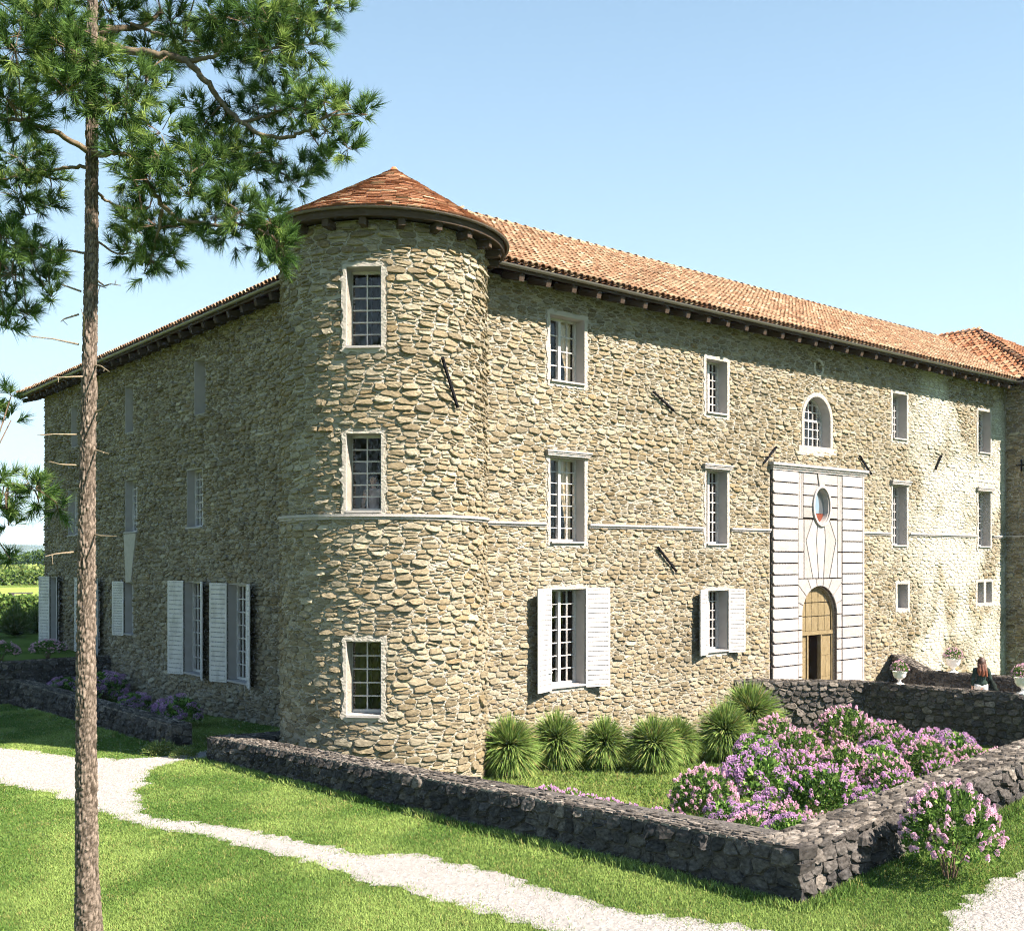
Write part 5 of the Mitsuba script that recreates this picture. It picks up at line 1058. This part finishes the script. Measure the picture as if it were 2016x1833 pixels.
def pine(foot, trunk, trad, branches, snags, tufts, label, seed, mul=1.0, res=(64, 800)):
    k = nkey('pine_tree'); lab(k, label, 'pine tree'); r = np.random.default_rng(seed)
    bark_trunk(f'{k}__trunk', pine_point(foot, trunk), trad, *res, seed)
    nodes = []
    for pts, r0, r1 in branches:
        p = pine_point(foot, pts); m = 5 * len(p); t0 = np.linspace(0, 1, len(p)); t1 = np.linspace(0, 1, m)
        q = np.stack([np.interp(t1, t0, p[:, i]) for i in range(3)], 1); q = np.vstack([q[:1], (q[:-2] + q[1:-1] * 2 + q[2:]) / 4, q[-1:]]); q = q + np.r_[[[0, 0, 0]], r.normal(0, .008, (m - 2, 3)), [[0, 0, 0]]]
        c = np.array([.13, .10, .075]); mb = MB(); v, f = tube(q, r0 + (r1 - r0) * t1, 8); mb.add(v, f, c * (1 + r.normal(0, .18, (len(v), 1)))); mb.put(f'{k}__branch', 'bark_mat', smooth=True); nodes.append(q[3:])
    for pts in snags:
        p = pine_point(foot, pts); mb = MB(); q = np.vstack([p[:1], p[1:] + r.normal(0, .012, (len(p) - 1, 3))]); v, f = tube(q, np.linspace(.012, .004, len(q)), 5); mb.add(v, f, (.20, .16, .12))
        e = q[-1] - q[-2]; w = q[-2] + e * .4; mb.tube([w, w + e * .5 + r.normal(0, .05, 3)], [.006, .003], 4, (.2, .16, .12)); mb.put(f'{k}__dead_twig', 'bark_mat')
    nodes = np.vstack(nodes); tree_ = cKDTree(nodes)
    tw, V, Fv, Cc = MB(), [], [], []; n0 = 0
    for (a_, z, rad, f_) in tufts:
        c = pine_point(foot, (a_, f_ + r.normal(0, .08), z)); _, i = tree_.query(c); b = nodes[i]
        if np.linalg.norm(c - b) < 1.6: tw.tube([b, (b + c) / 2 + [0, 0, .04] + r.normal(0, .03, 3), c], [.010, .008, .006], 5, (.12, .09, .07))
        n = int(mul * (290 * rad * rad + 4)); d = rand_dir(r, n); p = c + d * (rad * r.random((n, 1)) ** .45) * [1, 1, .85]
        ax = d * .75 + [0, 0, .42] + r.normal(0, .28, (n, 3)); ax /= np.linalg.norm(ax, axis=1, keepdims=True)
        for q, a in zip(p, ax):
            if r.random() < .55: tw.tube([c + (q - c) * .15, q, q + a * .08], [.005, .004, .003], 3, (.13, .10, .06), cap=False)
            m = 52; u = r.random(m); s1 = np.cross(a, [.21, .33, .9]); s1 /= np.linalg.norm(s1); s2 = np.cross(a, s1); g = r.uniform(0, 6.283, m); sp = r.uniform(.25, 1.05, m)
            dd = a * np.cos(sp)[:, None] + (s1 * np.cos(g)[:, None] + s2 * np.sin(g)[:, None]) * np.sin(sp)[:, None]
            L = r.uniform(.115, .20, m)[:, None]; o = q + a * (.10 * u)[:, None]; e = o + dd * L - [0, 0, .28] * (L ** 2) * 2.0
            w = np.cross(dd, rand_dir(r, m)); w /= np.linalg.norm(w, axis=1, keepdims=True) + 1e-9; w *= .0050
            V.append(np.stack([o - w, o + w, e], 1).reshape(-1, 3)); n0 += m
            b_ = np.asarray([(.036, .075, .028), (.066, .120, .042), (.150, .215, .085)])[r.choice(3, p=[.42, .40, .18])] * (1 + r.normal(0, .1))
            Cc.append(np.repeat((b_ * (1 + r.normal(0, .18, (m, 1)))), 3, 0))
    V = np.vstack(V); Cc = np.clip(np.vstack(Cc), .004, .9); Cc[2::3] *= 1.45
    scene[f'{k}__needles'] = ply((V, np.arange(len(V)).reshape(-1, 3)), 'needle_mat', color=np.clip(Cc, 0, .9)); lab(f'{k}__needles', kind='stuff')
    scene[f'{k}__twigs'] = ply(tw.mesh(), 'twig_mat'); lab(f'{k}__twigs', kind='stuff')
FOOT = np.array([3.72, 11.83])
pine(FOOT, [(.005, 0, 1.6), (.0, 0, 1.9), (-.02, 0, 2.6), (-.03, 0, 4.88), (-.02, 0, 6.55), (.03, 0, 9.35), (.04, 0, 12.1), (.02, 0, 14.2)], [.18, .145, .117, .101, .085, .068, .052, .032],
     PINE_BRANCHES, PINE_SNAGS, PINE_TUFTS, 'tall pine with scaly trunk and drooping needle tufts standing on the lawn', 51)
pine(FOOT + RT * -2.9 + FW * .3, [(0, 0, 1.2), (0, 0, 5), (.05, 0, 10.5)], [.16, .12, .05],
     [([(a + 2.9 if a > -2.3 else max(a + 2.9, 0.02), f, z) for a, f, z in b[0]], b[1], b[2]) for b in PINE_BRANCHES_2], [], [(a + 2.9, z, q, f) for a, z, q, f in PINE_TUFTS_2],
     'second pine of which only branch tips reach in at the left edge', 52, res=(40, 300))
# ------------------------------------------------------------------ people
def skeleton_mesh(bones, edge=.02, it=8):
    """bones: ((p, r), (q, r)); each the hull of two spheres, all joined, refined and smoothed."""
    tot = None
    for (p, r0), (q, r1) in bones:
        h = m3.Manifold.batch_hull([m3.Manifold.sphere(r0, 14).translate(list(p)), m3.Manifold.sphere(r1, 14).translate(list(q))]); tot = h if tot is None else tot + h
    tot = tot.refine_to_length(edge); m = tot.to_mesh(); t = trimesh.Trimesh(m.vert_properties[:, :3], m.tri_verts, process=True)
    trimesh.smoothing.filter_taubin(t, iterations=it); return t
def chain(*pr): return list(zip(pr[:-1], pr[1:]))
def hand(wrist, direction, palm_side, s=1.0):
    d = nrm(direction); side = nrm(np.asarray(palm_side) - d * np.dot(palm_side, d)); inn = np.cross(d, side); w = np.asarray(wrist, float); b = []
    b += chain((w, .022 * s), (w + d * .045 * s, .026 * s), (w + d * .085 * s, .024 * s)); b += chain((w + d * .07 * s - side * .022 * s, .016 * s), (w + d * .07 * s + side * .024 * s, .016 * s))
    for i, L in enumerate((.062, .072, .066, .050)):
        o = w + d * .085 * s + side * (.027 - .018 * i) * s; k1 = o + d * L * .5 * s + inn * .006 * s; k2 = k1 + d * L * .4 * s + inn * .020 * s; b += chain((o, .0088 * s), (k1, .0080 * s), (k2, .0065 * s))
    o = w + d * .03 * s + side * .022 * s; b += chain((o, .011 * s), (o + side * .028 * s + d * .03 * s, .010 * s), (o + side * .034 * s + d * .058 * s, .008 * s)); return b
def person(label, pos, facing, H, sweater, skirt, hair_cols, long_hair, dress=False):
    k = nkey('person'); lab(k, label, 'person')
    f = nrm(facing); f3 = np.array([f[0], f[1], 0]); r3 = np.array([f[1], -f[0], 0]); o = np.array(pos, float); s = H / 1.68
    W = lambda x, y, z: o + (r3 * x + f3 * y) * s + UP * z * s
    legs = []
    for sd, st in ((-1, .16), (1, -.14)):
        legs += chain((W(sd * .085, 0, .86), .088 * s), (W(sd * .08, st * .55 + .03, .49), .056 * s), (W(sd * .078, st, .10), .036 * s), (W(sd * .08, st + .03, .05), .034 * s), (W(sd * .085, st + .16, .03), .028 * s))
    torso = chain((W(0, 0, .88), .115 * s), (W(0, -.01, 1.06), .100 * s), (W(0, 0, 1.24), .115 * s), (W(0, -.01, 1.37), .07 * s), (W(0, .0, 1.47), .045 * s), (W(0, .02, 1.54), .048 * s)) + chain((W(-.15, 0, 1.36), .055 * s), (W(.15, 0, 1.36), .055 * s)) + chain((W(-.08, 0, .90), .10 * s), (W(.08, 0, .90), .10 * s))
    head = chain((W(0, .015, 1.60), .078 * s), (W(0, .03, 1.545), .058 * s)) + chain((W(0, -.01, 1.61), .075 * s), (W(0, .01, 1.60), .08 * s)) + chain((W(0, .10, 1.575), .012 * s), (W(0, .085, 1.60), .009 * s))
    head += chain((W(-.078, .0, 1.575), .012 * s), (W(-.080, 0, 1.60), .013 * s)) + chain((W(.078, .0, 1.575), .012 * s), (W(.080, 0, 1.60), .013 * s))
    arms, sl = [], []
    A = {-1: [(-.17, -.01, 1.35), (-.235, -.03, 1.08), (-.24, .03, .84)], 1: [(.17, -.01, 1.35), (.23, -.03, 1.09), (.20, .10, .93)]}
    for sd, p in A.items():
        q = [W(*x) for x in p]; arms += chain((q[0], .052 * s), (q[1], .040 * s), (q[2], .027 * s)) + hand(q[2], q[2] - q[1], f3, s); sl += chain((q[0], .064 * s), (q[1], .053 * s), (q[1] + (q[2] - q[1]) * .62, .046 * s))
    scene[f'{k}__body'] = ply(skeleton_mesh(legs + torso + head + arms, .018), 'skin_mat', smooth=True)
    for sd in (-1, 1):
        e = trimesh.creation.icosphere(2, .011 * s); e.apply_translation(W(sd * .03, .083, 1.605)); add(f'{k}__eye', e, 'hair_mat', smooth=True, color=np.full((len(e.vertices), 3), .03))
    mth = trimesh.creation.icosphere(2, 1.0); mth.vertices = mth.vertices @ np.diag([.018 * s, .010 * s, .006 * s]) @ np.array([r3, f3, UP]); mth.apply_translation(W(0, .083, 1.535)); add(f'{k}__mouth', mth, 'hair_mat', smooth=True, color=np.tile([.45, .14, .13], (len(mth.vertices), 1)))
    def cloth(name, bones, c, edge=.02):
        t = skeleton_mesh(bones, edge, 6); v = np.array(t.vertices); nz = fbm(v * [26, 26, 9], 3, 4); t.vertices = v + t.vertex_normals * ((nz - .5) * .018)[:, None]
        cc = np.asarray(c) * (.85 + .3 * nz[:, None]); scene[f'{k}__{name}'] = ply(t, 'cloth_mat', smooth=True, color=np.clip(cc, .003, .9))
    if dress:
        cloth('dress', chain((W(0, 0, 1.32), .118 * s), (W(0, 0, 1.06), .112 * s), (W(0, 0, .90), .135 * s), (W(0, 0, .45), .20 * s)) + chain((W(-.14, 0, 1.35), .066 * s), (W(.14, 0, 1.35), .066 * s)) + chain((W(-.10, 0, .88), .115 * s), (W(.10, 0, .88), .115 * s)), sweater)
    else:
        cloth('sweater', chain((W(0, 0, 1.38), .085 * s), (W(0, 0, 1.24), .132 * s), (W(0, 0, 1.04), .122 * s), (W(0, 0, .96), .128 * s)) + chain((W(-.16, 0, 1.35), .068 * s), (W(.16, 0, 1.35), .068 * s)) + chain((W(-.07, 0, .97), .115 * s), (W(.07, 0, .97), .115 * s)) + sl, sweater)
        cloth('shorts', chain((W(-.085, 0, .90), .118 * s), (W(.085, 0, .90), .118 * s)) + chain((W(-.088, 0, .88), .113 * s), (W(-.092, .05, .70), .098 * s)) + chain((W(.088, 0, .88), .113 * s), (W(.092, -.03, .70), .098 * s)), skirt)
    hb = chain((W(0, -.02, 1.635), .085 * s), (W(0, -.055, 1.58), .088 * s), (W(0, -.075, 1.48), .075 * s)) + chain((W(-.05, -.03, 1.62), .06 * s), (W(-.075, -.055, 1.48), .05 * s)) + chain((W(.05, -.03, 1.62), .06 * s), (W(.075, -.055, 1.48), .05 * s))
    if long_hair: hb += chain((W(-.06, -.09, 1.48), .062 * s), (W(-.075, -.125, 1.34), .060 * s), (W(-.075, -.135, 1.22), .030 * s)) + chain((W(.05, -.09, 1.48), .062 * s), (W(.075, -.125, 1.34), .062 * s), (W(.115, -.125, 1.19), .032 * s)) + chain((W(0, -.10, 1.48), .065 * s), (W(0.01, -.135, 1.30), .06 * s), (W(.02, -.14, 1.20), .03 * s))
    t = skeleton_mesh(hb, .016, 6); v = np.array(t.vertices); st = fbm(np.c_[(v @ r3) * 60, (v @ f3) * 60, v[:, 2] * 5], 3, 6); t.vertices = v + t.vertex_normals * ((st - .5) * .016)[:, None]
    hh = np.clip((v[:, 2] - o[2] - 1.25 * s) / (.35 * s), 0, 1)[:, None]; cc = np.asarray(hair_cols[1]) * (1 - hh) + np.asarray(hair_cols[0]) * hh
    scene[f'{k}__hair'] = ply(t, 'hair_mat', smooth=True, color=np.clip(cc * (.55 + .9 * st[:, None]), .003, .9))
    return W
FL = np.array([.80, .60])
W = person('woman seen from behind, auburn hair, dark green sweater and white shorts, on the terrace', (29.42, 14.55, tz), FL, 1.68, (.030, .048, .042), (.78, .77, .74), ((.035, .014, .010), (.15, .045, .022)), True)
# the bag on her right shoulder
bag = skeleton_mesh(chain((W(.24, -.06, 1.08), .04), (W(.30, -.07, .90), .095), (W(.32, -.07, .80), .10)) + chain((W(.26, .06, .84), .07), (W(.34, -.20, .80), .075)), .02, 6)
k = nkey('shoulder_bag'); scene[f'{k}__pouch'] = ply(bag, 'cloth_mat', smooth=True, color=np.tile([.014, .017, .025], (len(bag.vertices), 1)))
mb = MB(); 
for q in (-.08, .05): mb.tube([W(.29, q, .96), W(.24, q * .8, 1.15), W(.17, q * .5, 1.425), W(.13, 0.03, 1.43)], .011, 6, (.014, .015, .02))
mb.put(f'{k}__strap', 'cloth_mat'); lab(k, "big dark shoulder bag hanging at the walking woman's right side", 'bag')
person('woman in a pale dress standing behind the middle tower window', (12.02, 19.27, 6.06), (-.66, -.75), 1.70, (.62, .50, .47), None, ((.02, .016, .014), (.03, .02, .015)), False, dress=True)

# ------------------------------------------------------------------ what lies behind on the left: terrace plants, hedges, field trees, hills
v, f, c = ball_grass(44, 2200, .25, .12); RD = ply((v, f), 'leaf_mat', color=c * .62)
for x, y, rad, hz, l in ((13.2, 52.6, 1.0, 1.7, 'dark spiky grass clump on the upper terrace, nearest the manor corner'), (14.6, 54.5, .9, 1.6, 'dark spiky grass clump behind the first on the upper terrace'), (11.8, 54.0, 1.0, 1.5, 'dark spiky grass clump at the left edge on the upper terrace')):
    k = nkey('spiky_grass'); scene[k] = {**RD, 'to_world': place_at(x, y, 2.2, x * 60, (rad, rad, rad * hz))}; lab(k, l, 'ornamental grass', 'dark spiky grasses on the upper terrace')
k = add('terrace_path', extrude(sbox(8, 56.2, 30, 57.2), 2.31, 2.32, lambda u, v, h: np.stack([u, v, h], -1)).mesh(), 'gravel_mat'); lab(k, 'pale path strip on the upper terrace', 'path', kind='structure')
def hedge(p, q, w, h, z, n, L, pal, seed, label):
    r = np.random.default_rng(seed); p, q = np.asarray(p, float), np.asarray(q, float); e = q - p; Ln = np.linalg.norm(e); e /= Ln; m = np.array([-e[1], e[0]])
    u, a, b = r.uniform(0, Ln, n), r.uniform(-1, 1, n), r.uniform(0, 1, n); side = r.random(n) < .6
    a = np.where(side, np.sign(a) * (.85 + .2 * r.random(n)), a); b = np.where(side, b, .92 + .14 * r.random(n)); wob = .85 + .3 * fbm(np.c_[u * .5, b * 2, a], 2, seed)
    P_ = np.c_[p[0] + e[0] * u + m[0] * a * w / 2 * wob, p[1] + e[1] * u + m[1] * a * w / 2 * wob, z + b * h * (.9 + .2 * fbm(np.c_[u * .6, u * 0, u * 0], 2, seed + 1))]
    v, f = leaf_quads(P_, rand_dir(r, n) * [1, 1, .8] + [0, 0, .25], rand_dir(r, n), r.uniform(.7, 1.3, n) * L, r.uniform(.7, 1.3, n) * L * .38, r)
    c = np.asarray(pal)[r.choice(len(pal), n)] * (1 + r.normal(0, .16, (n, 1)))
    k = nkey('hedge'); scene[f'{k}__foliage'] = ply((v.reshape(-1, 3), (f[None] + (np.arange(n) * 4)[:, None, None]).reshape(-1, 3)), 'leaf_mat', color=np.clip(np.repeat(c, 4, 0), .004, .9)); lab(f'{k}__foliage', kind='stuff')
    mb = MB(); mid = (p + q) / 2; mb.box((mid[0], mid[1], z + h * .44), (Ln, w * .7, h * .86), (e[0], e[1], 0), (m[0], m[1], 0), UP, (.02, .03, .01)); scene[f'{k}__branches'] = ply(mb.mesh(), 'twig_mat'); lab(k, label, 'hedge')
HP = [(.05, .10, .02), (.09, .16, .03), (.15, .22, .05)]
hedge((6, 60.6), (27, 60.6), 1.6, 1.45, 2.3, 16000, .26, HP, 71, 'clipped dark hedge beyond the upper terrace')
hedge((20, 141), (56, 141), 2.5, 1.5, 2.6, 12000, .5, [(.07, .13, .03), (.13, .20, .05), (.20, .27, .09)], 72, 'long hedge across the middle of the far field')
hedge((30, 182), (80, 186), 7, 1.5, 2.7, 16000, .8, [(.10, .17, .05), (.17, .24, .09), (.24, .30, .13)], 73, 'pale green row of bushes before the far trees')
mb = MB().box((24.6, 96.4, 3.0), (1.9, .6, .10)); k = 'stone_bench'; scene[f'{k}__seat'] = ply(mb.mesh(), 'dark_mortar')
for i, x in enumerate((23.9, 25.3)): scene[f'{k}__leg' + ('' if i == 0 else '_001')] = ply(MB().box((x, 96.4, 2.72), (.3, .5, .46)).mesh(), 'dark_mortar')
lab(k, 'low grey bench on the field above the clipped hedge', 'bench')
k = add('meadow', (np.array([[10., 64, 2.345], [60, 64, 2.345], [75, 128, 2.66], [20, 128, 2.66]]), np.array([[0, 1, 2], [0, 2, 3]])), two({'type': 'diffuse', 'reflectance': P(lambda p, n, uv: mikit.mix((.15, .23, .05), (.24, .31, .09), mikit.fbm(p.x * .8, p.y * .8, 0, 3)))})); lab(k, 'sunny mown field beyond the hedge', 'field', kind='structure')
TREE_L = small_bush(9, 2600, [(.035, .075, .025), (.06, .11, .035), (.09, .15, .05)], .20, .07); TREE_P = small_bush(10, 2600, [(.03, .06, .025), (.05, .09, .035), (.075, .12, .045)], .26, .03)
for i, (x, y, rw, rh, sp, l) in enumerate([(63, 262, 6, 3.6, 0, 'round dark tree at the left edge of the far tree row'), (69, 258, 5, 4.2, 0, 'round tree second in the far tree row'), (74, 264, 6, 4.6, 0, 'broad tree in the middle of the far tree row'), (77, 255, 2.6, 5.2, 1, 'dark pointed conifer rising above the far tree row'), (83, 266, 6.5, 4.6, 0, 'broad dark tree nearest the manor in the far row'), (92, 262, 6, 4.4, 0, 'far tree partly hidden behind the manor corner'), (57, 265, 6, 4, 0, 'far tree outside the left edge of the row')]):
    k = nkey('field_tree'); scene[f'{k}__crown'] = {**(TREE_P if sp else TREE_L), 'to_world': place_at(x, y, 3.4, i * 50, (rw, rw, rh * .95))}; lab(f'{k}__crown', kind='stuff')
    scene[f'{k}__trunk'] = ply(MB().tube([(x, y, 2.6), (x + .2, y, 4.2), (x, y, 5.5)], [.45, .35, .2], 7).mesh(), 'twig_mat'); lab(k, l, 'tree', 'far trees beyond the field')
# distant hills
g = np.linspace(-1.9, 2.0, 260); q = np.linspace(0, 1, 14); A_, Q_ = np.meshgrid(g, q, indexing='ij'); D_ = 2900 + Q_ * 1300
hgt = 4 + np.sin(np.pi * np.clip(Q_, 0, 1)) ** .9 * (42 + 34 * (fbm(np.stack([A_ * 5, A_ * 0, A_ * 0], -1), 3, 77) - .35) + 10 * (fbm(np.stack([A_ * 20, Q_ * 4, A_ * 0], -1), 3, 78) - .5))
ang = math.atan2(FW[1], FW[0]) + A_; hv = np.stack([D_ * np.cos(ang), D_ * np.sin(ang), hgt], -1).reshape(-1, 3); a_, b_ = np.meshgrid(np.arange(259), np.arange(13), indexing='ij'); q = (a_ * 14 + b_).ravel()
k = add('hills', (hv, np.stack([q, q + 1, q + 15, q + 14], 1)), 'hill_mat', smooth=True); lab(k, 'long low hills on the horizon', 'hills', kind='structure')
# ------------------------------------------------------------------ the air: far things fade to pale blue
scene['haze_air'] = {'type': 'homogeneous', 'albedo': rgb(.93, .95, .97), 'sigma_t': rgb(.00006, .00009, .00014)}
scene['haze'] = {'type': 'cube', 'to_world': T().translate([0, 0, 44]).scale([9500, 9500, 46]), 'bsdf': {'type': 'null'}, 'interior': {'type': 'ref', 'id': 'haze_air'}}
scene['camera']['medium'] = {'type': 'ref', 'id': 'haze_air'}
lab('haze', 'thin blue haze over the far fields', kind='stuff')
